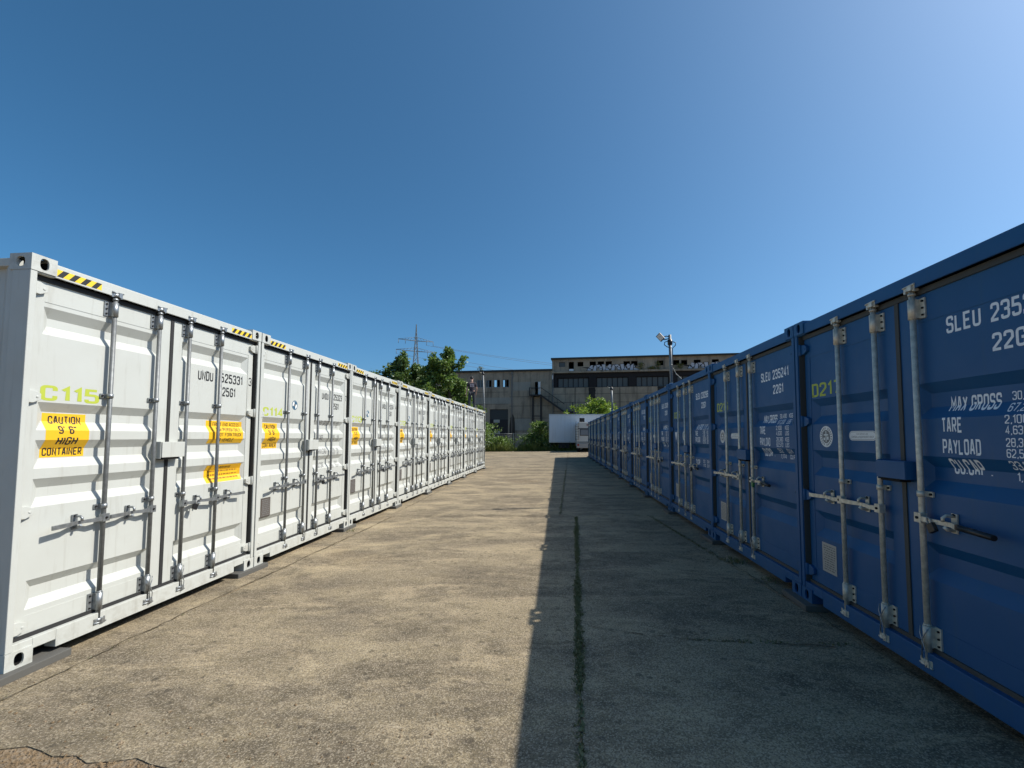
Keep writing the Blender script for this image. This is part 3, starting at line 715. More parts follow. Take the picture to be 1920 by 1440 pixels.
# moss and weeds in the joints
def leafmat(name, a, b, trans=.35):
    m = bpy.data.materials.new(name); m.use_nodes = True; t = m.node_tree; t.nodes.clear()
    out = t.nodes.new('ShaderNodeOutputMaterial'); d = t.nodes.new('ShaderNodeBsdfDiffuse'); tr = t.nodes.new('ShaderNodeBsdfTranslucent'); mx = t.nodes.new('ShaderNodeMixShader'); gl = t.nodes.new('ShaderNodeBsdfGlossy'); mg = t.nodes.new('ShaderNodeMixShader')
    gi = t.nodes.new('ShaderNodeNewGeometry'); r = t.nodes.new('ShaderNodeMix'); r.data_type = 'RGBA'; r.inputs[6].default_value = a; r.inputs[7].default_value = b
    t.links.new(gi.outputs['Random Per Island'], r.inputs[0])
    for x in (d, tr): t.links.new(r.outputs[2], x.inputs[0])
    mx.inputs[0].default_value = trans; t.links.new(d.outputs[0], mx.inputs[1]); t.links.new(tr.outputs[0], mx.inputs[2])
    gl.inputs['Roughness'].default_value = .45; gl.inputs[0].default_value = (.8, .85, .8, 1); mg.inputs[0].default_value = .05
    t.links.new(mx.outputs[0], mg.inputs[1]); t.links.new(gl.outputs[0], mg.inputs[2]); t.links.new(mg.outputs[0], out.inputs[0]); return m
MOSS = leafmat('joint moss', (.085, .10, .028, 1), (.20, .19, .085, 1), .25)
def blades(mb, x, y, z, n, spread, h, rg, lean=.5, wid=.004):
    for _ in range(n):
        a = rg.uniform(0, 6.283); d = rg.random()**.7*spread; px, py = x+d*math.cos(a), y+d*math.sin(a); hh = h*rg.uniform(.4, 1.1); b = rg.uniform(0, 6.283); l = lean*hh*rg.random()
        w = wid*rg.uniform(.6, 1.5); c, s = math.cos(b), math.sin(b)
        mb.face([(px-w*s, py+w*c, z), (px+w*s, py-w*c, z), (px+w*.6*s+l*c*.5, py-w*.6*c+l*s*.5, z+hh*.6), (px+l*c, py+l*s, z+hh), (px-w*.6*s+l*c*.5, py+w*.6*c+l*s*.5, z+hh*.6)])
rg = random.Random(5); ms = MB(); y = 2.15
ribbon(ms, [(c1x(2.0+.5*k), 2.0+.5*k) for k in range(15)], .014, .014, .03, .008, .35)
ribbon(ms, [(c1x(9.3+k), 9.3+k) for k in range(14)], .012, .010, .05, .008, .3)
while y < 9.0:
    x = c1x(y); dens = .5+.5*math.sin(y*3.1)*math.sin(y*1.3+1)+.3
    if rg.random() < dens+.15: blades(ms, x+rg.gauss(0, .010), y, zg(x)-.0, int(2+8*max(0, dens)), .010+.018*max(0, dens), .022, rg, 1.8, .005)
    y += .010
for y in [9.4+.05*i for i in range(240)]:
    x = c1x(y)
    if rg.random() < .35: blades(ms, x+rg.gauss(0, .008), y, zg(x)-.01, 8, .04, .025, rg, 1.2, .008)
for y in [2.3+.03*i for i in range(225)]:
    x = -3.46+(y-2.1)*.1/7
    if rg.random() < .3: blades(ms, x+rg.gauss(0, .006), y, zg(x)-.01, 5, .02, .02, rg, 1.2, .005)
for y in [5.9+.03*i for i in range(106)]:
    x = 2.42-(y-2.1)*.62/7
    if rg.random() < .75: blades(ms, x+rg.gauss(0, .012), y, zg(x)-.02, 7, .045, .045, rg, 1, .006)
for x in [.4+.03*i for i in range(85)]:
    if rg.random() < .3: blades(ms, x, 9.12+.02*x, zg(x)-.02, 6, .03, .04, rg, 1, .006)
for x in [1.0+.02*i for i in range(60)]:
    if rg.random() < .5: blades(ms, x, 3.70, zg(x)-.0, 5, .03, .016, rg, 1, .005)
structure(ms.build('joint_moss', MOSS, recalc=False), 'stuff')
for k, (x, y, n, h) in enumerate(((2.2, 5.95, 70, .07), (2.26, 5.2, 40, .05), (-3.6, 7.55, 40, .06))):
    wd = MB(); blades(wd, x, y, zg(x)-.01, n, .13, h, random.Random(k), 1, .006)
    tag(wd.build('weed_tuft', MOSS, recalc=False), ['low weed tuft against the sill of the nearest blue container', 'small weed tuft at the foot of blue container D217', 'small weed tuft beside the white row joint'][k], 'weed', 'weeds along the containers')

gvl = MB(); rg = random.Random(77)
for _ in range(1500):
    x = rg.uniform(-4.2, -.6); y = Y0(x)-abs(rg.gauss(0, .16))+.015; r = rg.uniform(.003, .009)*(1.6 if rg.random() < .08 else 1); z = zg(x)-.004
    if rg.random() < .12: y = Y0(x)+abs(rg.gauss(0, .25)); z = zg(x)+.003
    a = rg.uniform(0, 6.28); P = [(x+r*rg.uniform(.7, 1.3)*math.cos(a+k*1.2566), y+r*rg.uniform(.7, 1.3)*math.sin(a+k*1.2566), z+r*.25) for k in range(5)]; t = (x+r*.2, y, z+r*rg.uniform(.7, 1.1))
    for k in range(5):
        p, q = P[k], P[(k+1) % 5]; gvl.face([p, q, t]); gvl.face([(p[0], p[1], z-.004), (q[0], q[1], z-.004), q, p])
structure(gvl.build('loose_gravel', SOIL, recalc=False), 'stuff')

# pads under the corners
def pad(x, y, z, w, d, label, rz):
    t = MB(); zb = zg(x); t.box(-d/2, d/2, -w/2, w/2, zb, -.0005 if z == 0 else z-.0005); o = t.build('support_pad', PAD, None, .006); o.location = (x, y, 0); o.rotation_euler = (0, 0, rz)
    return tag(o, label, 'support pad', 'grey pads under the container corners')
for k in range(9):
    lab = 'grey support pad under the free front corner of container C115' if k == 0 else ('grey support pad under the far corner of container C108' if k == 8 else 'grey support pad under the corners of containers C%d and C%d' % (116-k, 115-k))
    pad(XW-.12-(.0 if k == 0 else .02), YW0+k*PITCH+(.08 if k == 0 else 0)-.03*(k % 2), 0, .62 if k == 0 else .5, .36, lab, R([2, -3, 1, 4][k % 4]))
for k in range(13):
    lab = 'grey support pad under the far corner of container D205' if k == 12 else 'grey support pad under the corners of containers D%d and D%d' % (217-k, 216-k)
    pad(XB+.10, YB0+k*PITCH+.02*(k % 3), .110, .46, .36, lab, R([-2, 3, 0][k % 3]))

# ------------------------------------------------------------ light masts
def mast(loc, z0, z1, lean, label, lamp, r=.034):
    t = thing('light_mast', label, 'light mast', (loc[0], loc[1], z0), 0, 'light masts on the container rows')
    t.rotation_euler = lean; H = z1-z0
    m = MB(); m.tube([(0,0,0), (0,0,H)], r, 12); m.tube([(0,0,0), (0,0,.02)], r*2.0, 12); m.tube([(0,0,H*.45), (0,0,H*.45+.03)], r*1.12, 12); m.build('pole', GALV, t)
    m = MB(); m.box(-.05, .03, -r-.004, -r-.001, .06, .19); m.box(-.03, .012, -r-.006, -r-.0045, .09, .16, 1); m.build('number_plate', [STK, GREYPR], t)
    if lamp:
        m = MB(); m.tube([(0,0,H-.23), (0,0,H-.12)], .055, 10); m.tube([(0,0,H-.26), (0,0,H-.23)], [.03, .055], 10); m.build('sensor_housing', LOCKB, t)
        m = MB()
        m.tube([(-.05,-.03,H-.15), (-.13,-.04,H-.18), (-.14,-.04,H-.24), (-.08,-.04,H-.29), (.02,-.045,H-.32)], .010, 6)
        m.tube([(.05,-.03,H-.17), (.12,-.04,H-.20), (.11,-.04,H-.26), (.04,-.045,H-.33), (.036,-.045,H-.6), (.036,-.045,.2)], .010, 6); m.build('cable_loop', LOCKB, t)
        m = MB(); m.tube([(0,0,H-.05), (-.08,-.01,H-.03), (-.15,-.02,H-.05), (-.2,-.02,H-.07)], .012, 6); m.tube([(0,0,H-.08), (-.1,-.01,H-.11), (-.2,-.02,H-.11)], .012, 6); m.build('lamp_arm', LOCKB, t)
        m = MB(); m.box(-.085, .085, -.025, .022, -.12, .12); m.box(-.068, .068, -.029, -.0255, -.10, .10, 1)
        for k in range(7): m.box(-.08+k*.025, -.072+k*.025, .022, .045, -.1, .1)
        o = m.build('flood_lamp', [mat('lamp housing', (.05,.055,.06,1), .5), mat('lamp glass', (.62,.56,.50,1), .25)], t, .004)
        o.location = (-.225, -.05, H-.06); o.scale = (.72, .8, .74); o.rotation_euler = (R(18), R(-34), R(-50))
        m = MB(); m.tube([(.05, 0, .55), (.14, .1, .42), (.3, .25, .32)], .007, 5); m.build('stay_wire', GALV2, t)
    else:
        m = MB(); m.tube([(0,0,H-.12), (0,0,H-.02)], r*1.7, 10); m.tube([(0,0,H), (0,0,H+.04)], r*.8, 8); m.build('sensor_housing', LOCKB, t)
        m = MB(); m.tube([(0,0,H-.05), (-.12,-.02,H+.0), (-.2,-.03,H+.05)], .008, 6); m.build('lamp_arm', GALV2, t)
    return t
mast((2.64, 10.7), 2.67, 4.0, (0, R(-1), 0), 'galvanised mast with tilted floodlight on the blue container row', True)
mast((2.62, 21.9), 2.67, 3.98, (0, R(-1.5), 0), 'small far mast on the blue row beside the bright bush', False, .045)
mast((-3.74, 22.78), 2.0, 4.9, (0, R(-2.4), 0), 'slim leaning grey mast at the end of the white row', False, .042)

# ------------------------------------------------------------ person on the roof
SKIN = mat('skin', (.42, .25, .18, 1), .55); HAIR = mat('dark hair', (.02, .016, .013, 1), .7)
SHIRT = mat('dark shirt', (.028, .022, .030, 1), .85); TROUS = mat('dark trousers', (.022, .025, .032, 1), .85); SHOE = mat('black shoes', (.012, .012, .012, 1), .6)
def skin_mesh(name, verts, edges, radii, root, material, parent, sub=2):
    me = bpy.data.meshes.new(name); me.from_pydata(verts, edges, []); o = bpy.data.objects.new(name, me); S.collection.objects.link(o)
    o.modifiers.new('Skin', 'SKIN'); 
    for i, r in enumerate(radii):
        d = me.skin_vertices[0].data[i]; d.radius = r if isinstance(r, tuple) else (r, r); d.use_root = (i == root)
    sb = o.modifiers.new('Sub', 'SUBSURF'); sb.levels = sub; sb.render_levels = sub
    dg = bpy.context.evaluated_depsgraph_get(); m2 = bpy.data.meshes.new_from_object(o.evaluated_get(dg)); bpy.data.objects.remove(o); bpy.data.meshes.remove(me)
    m2.name = name; m2.materials.clear(); m2.materials.append(material)
    for p in m2.polygons: p.use_smooth = True
    return link(name, m2, parent)
def person(loc, rz):
    t = thing('person', 'person in dark printed shirt and trousers standing on the white container roof, head bowed', 'person', loc, rz)
    V = [(0,0,.95),(0,0,1.08),(0,.01,1.22),(0,.02,1.38),(0,.0,1.46),(0,-.03,1.53),(0,-.06,1.60),(0,-.085,1.68),      # pelvis..head
         (.09,0,.90),(.115,.0,.50),(.125,.02,.09),(.135,-.12,.035), (-.09,0,.90),(-.125,-.02,.50),(-.145,.0,.09),(-.155,-.14,.035),
         (.17,.0,1.40),(.235,.02,1.13),(.255,-.03,.90),(.262,-.05,.83),(.262,-.065,.76), (-.17,.0,1.40),(-.25,.0,1.14),(-.23,-.12,.95),(-.225,-.16,.89),(-.222,-.19,.83)]
    E = [(0,1),(1,2),(2,3),(3,4),(4,5),(5,6),(6,7),(0,8),(8,9),(9,10),(10,11),(0,12),(12,13),(13,14),(14,15),(3,16),(16,17),(17,18),(18,19),(19,20),(3,21),(21,22),(22,23),(23,24),(24,25)]
    Rd = [(.125,.095),(.13,.095),(.15,.11),(.16,.10),.065,.058,.085,.07,.085,.058,.042,.035,.085,.058,.042,.035,.058,.042,.032,.034,.03,.058,.042,.032,.034,.03]
    # fingers and thumbs
    for w, k, s in ((20, 19, 1), (25, 24, -1)):
        a = Vector(V[w]); d = (a-Vector(V[k])).normalized()
        for j, ln in enumerate((.06, .075, .07, .055)):
            o = Vector((0, -.027+.018*j, 0)); i = len(V); V += [tuple(a+o*.6), tuple(a+o+d*ln*.5), tuple(a+o+d*ln+Vector((-s*.012, 0, 0)))]; E += [(w, i), (i, i+1), (i+1, i+2)]; Rd += [.010, .009, .007]
        b = Vector(V[k]); i = len(V); V += [tuple(b+d*.02+Vector((-s*.01,-.035,0))), tuple(b+d*.055+Vector((-s*.015,-.055,0)))]; E += [(k, i), (i, i+1)]; Rd += [.011, .008]
    b = skin_mesh('body', V, E, Rd, 0, SKIN, t)
    f = MB()
    def pick(idx, grow, name, material, root=0):
        mp = {v: i for i, v in enumerate(idx)}; return skin_mesh(name, [V[i] for i in idx], [(mp[a], mp[c]) for a, c in E if a in mp and c in mp], [tuple(x+grow for x in (Rd[i] if isinstance(Rd[i], tuple) else (Rd[i], Rd[i]))) for i in idx], root, material, t)
    n0 = len(V); V += [(.225,.015,1.18), (-.238,.0,1.19), (0,0,.86)]; E += [(16, n0), (21, n0+1), (1, n0+2)]; Rd += [.043, .043, (.165,.125)]
    pick([1,2,3,16,21,n0,n0+1,n0+2], .014, 'shirt', SHIRT)
    V += [(.122,.01,.13), (-.142,.0,.13)]; E += [(9, n0+3), (13, n0+4)]; Rd += [.046, .046]
    pick([0,8,9,n0+3,12,13,n0+4], .014, 'trousers', TROUS)
    for x, y, r in ((.128, .02, 4), (-.148, 0, -4)):
        m = MB(); m.prism([(x-.045, y+.07), (x+.045, y+.07), (x+.055, y-.10), (x+.03, y-.19), (x-.03, y-.19), (x-.055, y-.10)], 'z', 0, .035); m.prism([(x-.042, y+.06), (x+.042, y+.06), (x+.04, y-.10), (x-.04, y-.10)], 'z', .035, .10); m.build('shoe', SHOE, t, .012)
    h = bpy.data.meshes.new('hair'); bm = bmesh.new(); bmesh.ops.create_uvsphere(bm, u_segments=16, v_segments=10, radius=1)
    for v in bm.verts: v.co = Vector((v.co.x*.088, v.co.y*.104+.012-.075, v.co.z*.10+1.675))
    bmesh.ops.delete(bm, geom=[v for v in bm.verts if v.co.z < 1.615 or (v.co.y < -.11 and v.co.z < 1.70)], context='VERTS')
    for fc in bm.faces: fc.smooth = True
    bm.to_mesh(h); bm.free(); h.materials.append(HAIR); link('hair', h, t)
    m = MB(); bmn = MB()      # face: nose, brows, ears
    m.tube([(0,-.165,1.64), (0,-.182,1.61)], [.008, .014], 6); m.tube([(.085,-.065,1.66),(.092,-.06,1.62)], .014, 6); m.tube([(-.085,-.065,1.66),(-.092,-.06,1.62)], .014, 6); m.build('face_features', SKIN, t)
    # pale print on the back of the shirt: a rounded box outline
    m = MB(); y = .150; pr = [(-.085, 1.22), (.085, 1.22), (.085, 1.34), (-.085, 1.34)]
    m.box(-.085, .085, y, y+.004, 1.325, 1.35); m.box(-.085, .085, y-.006, y+.002, 1.20, 1.222); m.box(-.085, -.058, y, y+.003, 1.222, 1.325); m.box(.058, .085, y, y+.003, 1.222, 1.325); m.box(-.04, .04, y, y+.003, 1.262, 1.285)
    m.build('back_print', mat('pale shirt print', (.42, .38, .42, 1), .8), t)
    return t
person((-4.33, 22.2, 2.869), R(196))

# ------------------------------------------------------------ trees and bushes
BARK = soil_mat('bark', (.10, .08, .06, 1), (.06, .05, .04, 1), 12)
LF1 = leafmat('dark tree leaves', (.055, .11, .022, 1), (.14, .21, .045, 1), .42)
LF2 = leafmat('mid green leaves', (.07, .14, .022, 1), (.21, .30, .06, 1), .45)
LF3 = leafmat('bright young leaves', (.13, .23, .02, 1), (.30, .40, .05, 1), .45)
def leaf(mb, p, ln, rg, droop=.3):
    d = Vector((rg.gauss(0,1), rg.gauss(0,1), rg.gauss(0,.7)-droop)).normalized(); a = d.cross(Vector((rg.gauss(0,1), rg.gauss(0,1), rg.gauss(0,1)))).normalized(); w = ln*.3
    n = d.cross(a)*ln*.08
    mb.face([p, p+d*ln*.45+a*w+n, p+d*ln, p+d*ln*.45-a*w+n])
def crown_tree(name, label, cat, loc, height, rad, base, nleaf, lsize, lmat, seed, group=None, spire=.5, stems=1, clump=.75):
    rg = random.Random(seed); t = thing(name, label, cat, loc, 0, group); tr = MB(); cr = MB(); ends = []
    for s in range(stems):
        lean = Vector((rg.gauss(0,.03 if stems == 1 else .12), rg.gauss(0,.03 if stems == 1 else .12), 1))*(height*.92); o = Vector((rg.gauss(0,.12*rad*(stems > 1)), rg.gauss(0,.12*rad*(stems > 1)), 0))
        pts = [o+lean*(k/6)+Vector((rg.gauss(0,.05*rad), rg.gauss(0,.05*rad), 0))*(k > 0) for k in range(7)]
        r0 = .022*height/math.sqrt(stems); tr.tube(pts, [r0*(1-.14*k) for k in range(7)], 8)
        nl = int(26/stems**.5)
        for k in range(nl):
            f = base+(1-base)*((k+.5)/nl); seg = min(5, int(f*6)); p = pts[seg].lerp(pts[seg+1], f*6-seg)
            fr = (f-base)/(1-base); reach = rad*(math.sin(math.pi*min(1, fr*.82+.16))**.8)*(1-spire*fr)*rg.uniform(.40, 1.35)
            a = k*2.4+rg.uniform(-.5, .5); d = Vector((math.cos(a), math.sin(a), rg.uniform(.1, .7)))
            e = p+d*reach; mid = p.lerp(e, .5)+Vector((0,0,-.06*reach)); tr.tube([p, mid, e], [r0*.32, r0*.2, r0*.07], 5)
            ends += [(e, .7), (mid.lerp(e, .45), .8), (mid, .7), (e+Vector((rg.gauss(0,.3), rg.gauss(0,.3), rg.gauss(.1,.25)))*rad*.35, .55)]
        ends += [(pts[-1], .5), (pts[-1]+Vector((0,0,height*.05)), .3), (pts[-2], .7)]
    per = max(3, nleaf//len(ends))
    for e, c in ends:
        cc = clump*c*rad*.42; n = int(per*rg.uniform(.4, 1.6))
        for _ in range(n):
            v = Vector((rg.gauss(0,1), rg.gauss(0,1), rg.gauss(0,.75))).normalized()*cc*rg.random()**.45
            p = e+v
            if p.z < .05: p.z = rg.uniform(.05, .4)
            leaf(cr, p, lsize*rg.uniform(.6, 1.35), rg)
    tr.build('trunk', BARK, t); cr.build('crown', lmat, t, recalc=False); return t
gt = 'trees behind the white row'
crown_tree('leafy_tree', 'lowest dark tree at the left end of the clump behind the white row', 'tree', (-18.6, 43, -.2), 8.3, 2.9, .2, 4200, .30, LF1, 21, gt)
crown_tree('leafy_tree', 'tall dark tree in front of the pylon behind the white row', 'tree', (-15.3, 42.5, -.2), 10.2, 3.4, .12, 7500, .30, LF1, 22, gt, .68, 1, .55)
crown_tree('leafy_tree', 'tall tree just right of the pylon behind the white row', 'tree', (-12.2, 42, -.2), 9.9, 3.0, .12, 7000, .30, LF2, 23, gt, .62, 1, .55)
crown_tree('leafy_tree', 'tall feathery tree next to the person on the roof', 'tree', (-9.9, 41.5, -.2), 10.3, 2.7, .1, 6800, .30, LF2, 24, gt, .6, 1, .55)
crown_tree('leafy_tree', 'low tree with sunlit leaves below the person on the roof', 'tree', (-8.4, 40.5, -.2), 6.2, 1.7, .1, 2600, .28, LF2, 25, gt, .3)
crown_tree('leafy_tree', 'small bright yellow green tree behind the white trailer', 'tree', (4.3, 55, 0), 6.1, 2.6, .35, 4200, .30, LF3, 26, None, .1, 3)
crown_tree('leafy_tree', 'rounder tree filling the gap right behind the pylon tree', 'tree', (-14.35, 44.5, -.2), 9.3, 3.0, .1, 4200, .32, LF1, 27, gt, .5, 1, .6)
crown_tree('leafy_tree', 'lower tree between the two tallest trees behind the white row', 'tree', (-11.0, 43.5, -.2), 6.9, 2.6, .1, 3200, .30, LF2, 28, gt, .4, 1, .6)
gb = 'bushes at the end of the yard'
crown_tree('bush', 'tall loose bush right behind the end of the white row', 'bush', (-8.1, 49.6, -.15), 3.2, 1.5, .05, 2600, .22, LF2, 31, gb, .2, 4, .9)
crown_tree('bush', 'dense green bush against the left end of the trailer', 'bush', (-1.9, 51.0, -.1), 3.4, 1.5, .05, 3600, .20, LF2, 32, gb, .1, 5, .9)
crown_tree('bush', 'low spreading bush in front of the trailer bush', 'bush', (-3.1, 50.4, -.1), 1.9, 1.3, .05, 1800, .18, LF2, 33, gb, .1, 5, .9)
crown_tree('bush', 'small bush below the black gate at the verge', 'bush', (-6.4, 50.4, -.1), 1.5, 1.1, .05, 1400, .18, LF2, 34, gb, .1, 5, .9)
crown_tree('bush', 'flat green shrub under the white trailer edge', 'bush', (-.4, 49.9, -.1), 1.1, 1.2, .05, 1200, .17, LF1, 35, gb, .1, 5, .9)
GRS = leafmat('verge grass', (.09, .15, .03, 1), (.28, .31, .08, 1), .4)
rg = random.Random(9); gr = MB()
for _ in range(5200):
    x = rg.uniform(-14, 8); y = 49.2+4.8*rg.random()**1.6; z = zg(x)-.04
    h = rg.uniform(.4, 1.15)*(.8+.3*math.sin(x*1.7)+.2*math.sin(x*4.1)); blades(gr, x, y, z, 4, .14, max(.3, h), rg, .8, .030)
structure(gr.build('verge_grass', GRS, recalc=False), 'stuff')

# ------------------------------------------------------------ wire fence, trailer, camper
FEN = mat('galvanised fence', (.42, .44, .44, 1), .5, .5)
t = thing('wire_fence', 'grey wire panel fence in front of the old factory gate', 'fence', (-10.4, 54.3, -.1))
for k in range(5):
    m = MB(); m.box(-.03, .03, -.03, .03, 0, 2.08); o = m.build('post', FEN, t); o.location = (2.5*k, 0, 0)
for k in range(4):
    m = MB()
    for i in range(11): m.tube([(.04, 0, .1+.19*i), (2.46, 0, .1+.19*i)], .006 if i not in (0, 10) else .014, 4)
    for i in range(48): m.tube([(.06+.05*i, .006, .08), (.06+.05*i, .006, 2.03)], .003, 3, cap=False)
    o = m.build('wire_panel', FEN, t); o.location = (2.5*k, 0, 0)

TRW = mat('white trailer skin', (.60, .64, .68, 1), .45); TRD = mat('dark underframe', (.02, .02, .022, 1), .8); ALU = mat('aluminium trim', (.5, .52, .53, 1), .4, .7); TYRE = mat('tyre rubber', (.016, .016, .016, 1), .85)
tr = NT(TRW); st = tr.noise(tr.coord('Object', (2.5, 2.5, .15)), 2, 4, .6, .5, .75); tr.base(tr.mix(tr.math('MULTIPLY', st, .3), (.60, .64, .68, 1), (.36, .36, .34, 1)))
t = thing('box_trailer', 'long white box trailer parked side on before the old factory', 'trailer', (-.93, 48.9, .0))
m = MB(); Lr = 9.2
m.box(0, Lr, 0, 2.5, .98, 3.98)
for k in range(int(Lr/.46)): m.box(.44+.46*k, .452+.46*k, -.006, .001, 1.06, 3.9)
m.build('cargo_box', TRW, t, .01)
m = MB(); m.box(-.02, Lr+.02, -.03, .03, 3.9, 4.02); m.box(-.02, Lr+.02, -.03, .03, .93, 1.05); m.box(-.03, .05, -.025, .03, 1.05, 3.9); m.build('edge_trim', ALU, t)
m = MB(); m.box(.2, Lr-.1, .5, 2.0, .7, .97); m.box(1.0, 2.2, .1, .5, .35, .9); m.box(.05, .3, .15, 2.35, .45, .6); m.build('chassis', TRD, t)
for x in (3.4, 4.7):
    for y in (.05, 2.05):
        w = MB(); w.tube([(x, y, .46), (x, y+.4, .46)], .46, 20); wo = w.build('wheel', TYRE, t); w2 = MB(); w2.tube([(x, y-.01, .46), (x, y+.05, .46)], .25, 16); w2.build('rim', ALU, wo)
t = thing('camper_van', 'pale camper with rear window and ladder beside the white trailer', 'camper', (1.86, 44.6, .02))
CRM = mat('cream camper body', (.50, .49, .45, 1), .4); m = MB()
prof = [(0, .95), (0, 2.62), (.06, 2.86), (.22, 3.0), (2.0, 3.0), (2.18, 2.86), (2.24, 2.62), (2.24, .95)]
m.prism([(a, b) for a, b in prof], 'y', 0, 4.6); body = m.build('camper_body', CRM, t, .04)
m = MB(); m.box(.12, 2.12, -.012, -.002, 2.34, 2.40); m.box(.02, 2.22, -.014, -.003, 1.02, 1.07); m.build('trim_strip', TRD, t)
m = MB(); m.box(.30, 1.94, -.03, -.004, 1.66, 2.32); wf = m.build('window_frame', TRD, t, .03)
m = MB(); m.box(.36, 1.88, -.038, -.031, 1.72, 2.26); m.build('pane', mat('camper glass', (.20, .21, .22, 1), .12), wf)
m = MB(); m.box(-.03, 2.27, -.12, .3, .45, .93); m.box(.03, 2.21, .1, 4.3, .55, .96); m.build('bumper', mat('grey bumper', (.30, .29, .27, 1), .55), t, .04)
m = MB(); 
for x in (.03, .34): m.tube([(x-.16, -.10, 1.2), (x-.16, -.12, 2.7), (x-.10, .05, 3.06)], .018, 6)
for k in range(6): m.tube([(-.13, -.11, 1.3+.25*k), (.18, -.11, 1.3+.25*k)], .014, 6)
m.build('ladder', TRD, t)
m = MB(); m.box(.30, .78, .3, .9, 3.004, 3.42); m.build('roof_box', TRD, t, .03)
m = MB(); m.box(.95, 1.3, -.015, -.003, 2.66, 2.78); m.build('top_lamp', mat('lamp lens', (.3, .08, .05, 1), .3), t)
for x in (.1, 1.85):
    w = MB(); w.tube([(x, 1.1, .33), (x+.28, 1.1, .33)], .33, 18); wo = w.build('wheel', TYRE, t)
    w = MB(); w.box(x-.06, x+.12, -.135, -.122, .66, .85); w.build('tail_light', mat('tail lens', (.25, .02, .015, 1), .3), t)

# ------------------------------------------------------------ old factory
def wallmat(name, a, b, soot=.6):
    m = mat(name, a, .93, 0, .2); t = NT(m); co = t.coord('Object'); st = t.coord('Object', (1.4, 1.4, .16))
    c = t.mix(t.noise(co, .5, 5, .6, .35, .65), a, b); c = t.mix(t.math('MULTIPLY', t.noise(st, 1.3, 5, .65, .5, .75), soot), c, (.055, .05, .043, 1))
    c = t.mix(t.math('MULTIPLY', t.noise(co, 6, 5, .7, .45, .75), .3), c, tuple(x*.5 for x in a[:3])); t.base(c); t.bump(t.noise(co, 8, 5, .7, .2, .8), .3, .03); return m
FW = wallmat('grey brown factory concrete', (.37, .32, .245, 1), (.25, .22, .17, 1), .85); JNT = mat('panel joint', (.06, .055, .048, 1), .95)
PATCH = wallmat('grey painted panel', (.32, .315, .27, 1), (.26, .26, .23, 1), .3); ROOFE = mat('tarred roof edge', (.03, .036, .036, 1), .85); SOOT = mat('sooty frames', (.014, .014, .016, 1), .9)
GLS = mat('dirty glass', (.075, .085, .085, 1), .35); STEEL = mat('dark steel stair', (.022, .022, .022, 1), .7)
bx, by = -.78, 62.0
FAC = thing('factory_building', 'long derelict concrete factory with graffiti along its upper windows', 'building', (bx, by, -.1), R(-4.5))
def wall_grid(m, x0, x1, z0, z1, holes, y, th=.25, mi=0):
    xs = sorted({x0, x1, *[h[0] for h in holes], *[h[1] for h in holes]}); zs = sorted({z0, z1, *[h[2] for h in holes], *[h[3] for h in holes]})
    for xa, xb in zip(xs, xs[1:]):
        for za, zb in zip(zs, zs[1:]):
            cx, cz = (xa+xb)/2, (za+zb)/2
            if any(h[0] < cx < h[1] and h[2] < cz < h[3] for h in holes): continue
            for yy in (y, y+th): m.face([(xa,yy,za),(xb,yy,za),(xb,yy,zb),(xa,yy,zb)], mi)
    for a, b, c, d in holes:
        for q in (((a,c),(b,c)), ((a,d),(b,d)), ((a,c),(a,d)), ((b,c),(b,d))):
            (p, r), (s, u) = q; m.face([(p,y,r),(s,y,u),(s,y+th,u),(p,y+th,r)], mi)
m = MB(); H1, H2 = 10.85, 12.35
winA = [(-10.75,-9.75,8.62,9.72), (-9.47,-8.6,8.62,9.72), (-8.27,-7.37,8.62,9.72), (-6.99,-6.1,8.62,9.72)]
hole1 = winA + [(-2.41,-1.62,7.46,9.28), (-8.85,-6.21,0,5.5)]
wall_grid(m, -20, 0, 0, H1, hole1, 0)
# back wall and shell of the left wing, with openings one sees the sky through
bh = [(-11.1,-10.55,9.55,10.5), (-10.3,-9.2,9.5,9.62), (-9.95,-9.42,9.35,10.62), (-9.05,-8.62,9.3,10.5), (-8.0,-7.15,10.1,10.5), (-7.75,-7.35,9.3,10.1)]
wall_grid(m, -20, 0, 0, H1, [(-10.02,-9.52,9.2,10.62), (-8.78,-8.2,9.25,10.6), (-7.55,-6.6,10.05,10.55), (-7.55,-7.1,9.2,10.05)], 7.5)
m.box(-20, 0, 0, 7.75, H1-.001, H1+.2, 2); m.box(-20.25, -20, 0, 7.75, 0, H1); m.box(-.25, -.001, .26, 7.49, 0, H1-.01)
# right wing: lower wall, recessed band, ledge, upper wall
XR = 44; wall_grid(m, 0, XR, 0, 8.41, [], 0)
up = [(.95,1.81,11.32,11.98), (2.3,3.0,10.72,11.98), (3.5,4.3,11.32,11.96), (5.15,6.0,11.32,11.96), (6.22,7.08,11.32,11.96), (7.29,8.12,11.32,11.95), (9.65,10.5,11.25,11.9), (10.66,11.5,11.25,11.9), (13.98,14.84,11.22,11.88), (16.05,16.86,11.22,11.88), (17.08,17.84,11.22,11.86), (18.65,19.52,11.22,11.86), (20.9,21.76,11.22,11.86)] + [(24+2.1*k, 24.85+2.1*k, 11.22, 11.86) for k in range(8)]
wall_grid(m, 0, XR, 10.5, H2, up, 0)
m.box(0, XR, -.28, .0-.002, 10.42, 10.66); m.box(0, XR, .0, .6, 8.38, 8.42)
m.box(0, XR, .6, .8, 8.41, 10.5, 3)                                                       # back of the band
m.box(-.15, XR, -.35, 10, H2+.001, H2+.2, 2); m.box(XR, XR+.25, 0, 10, 0, H2); m.box(0, XR, 9.75, 10, 0, H2); m.box(-.002, .25, .002, 9.75, H1-.2, H2)
m.box(.26, XR, .85, 9.7, 10.3, 10.5)
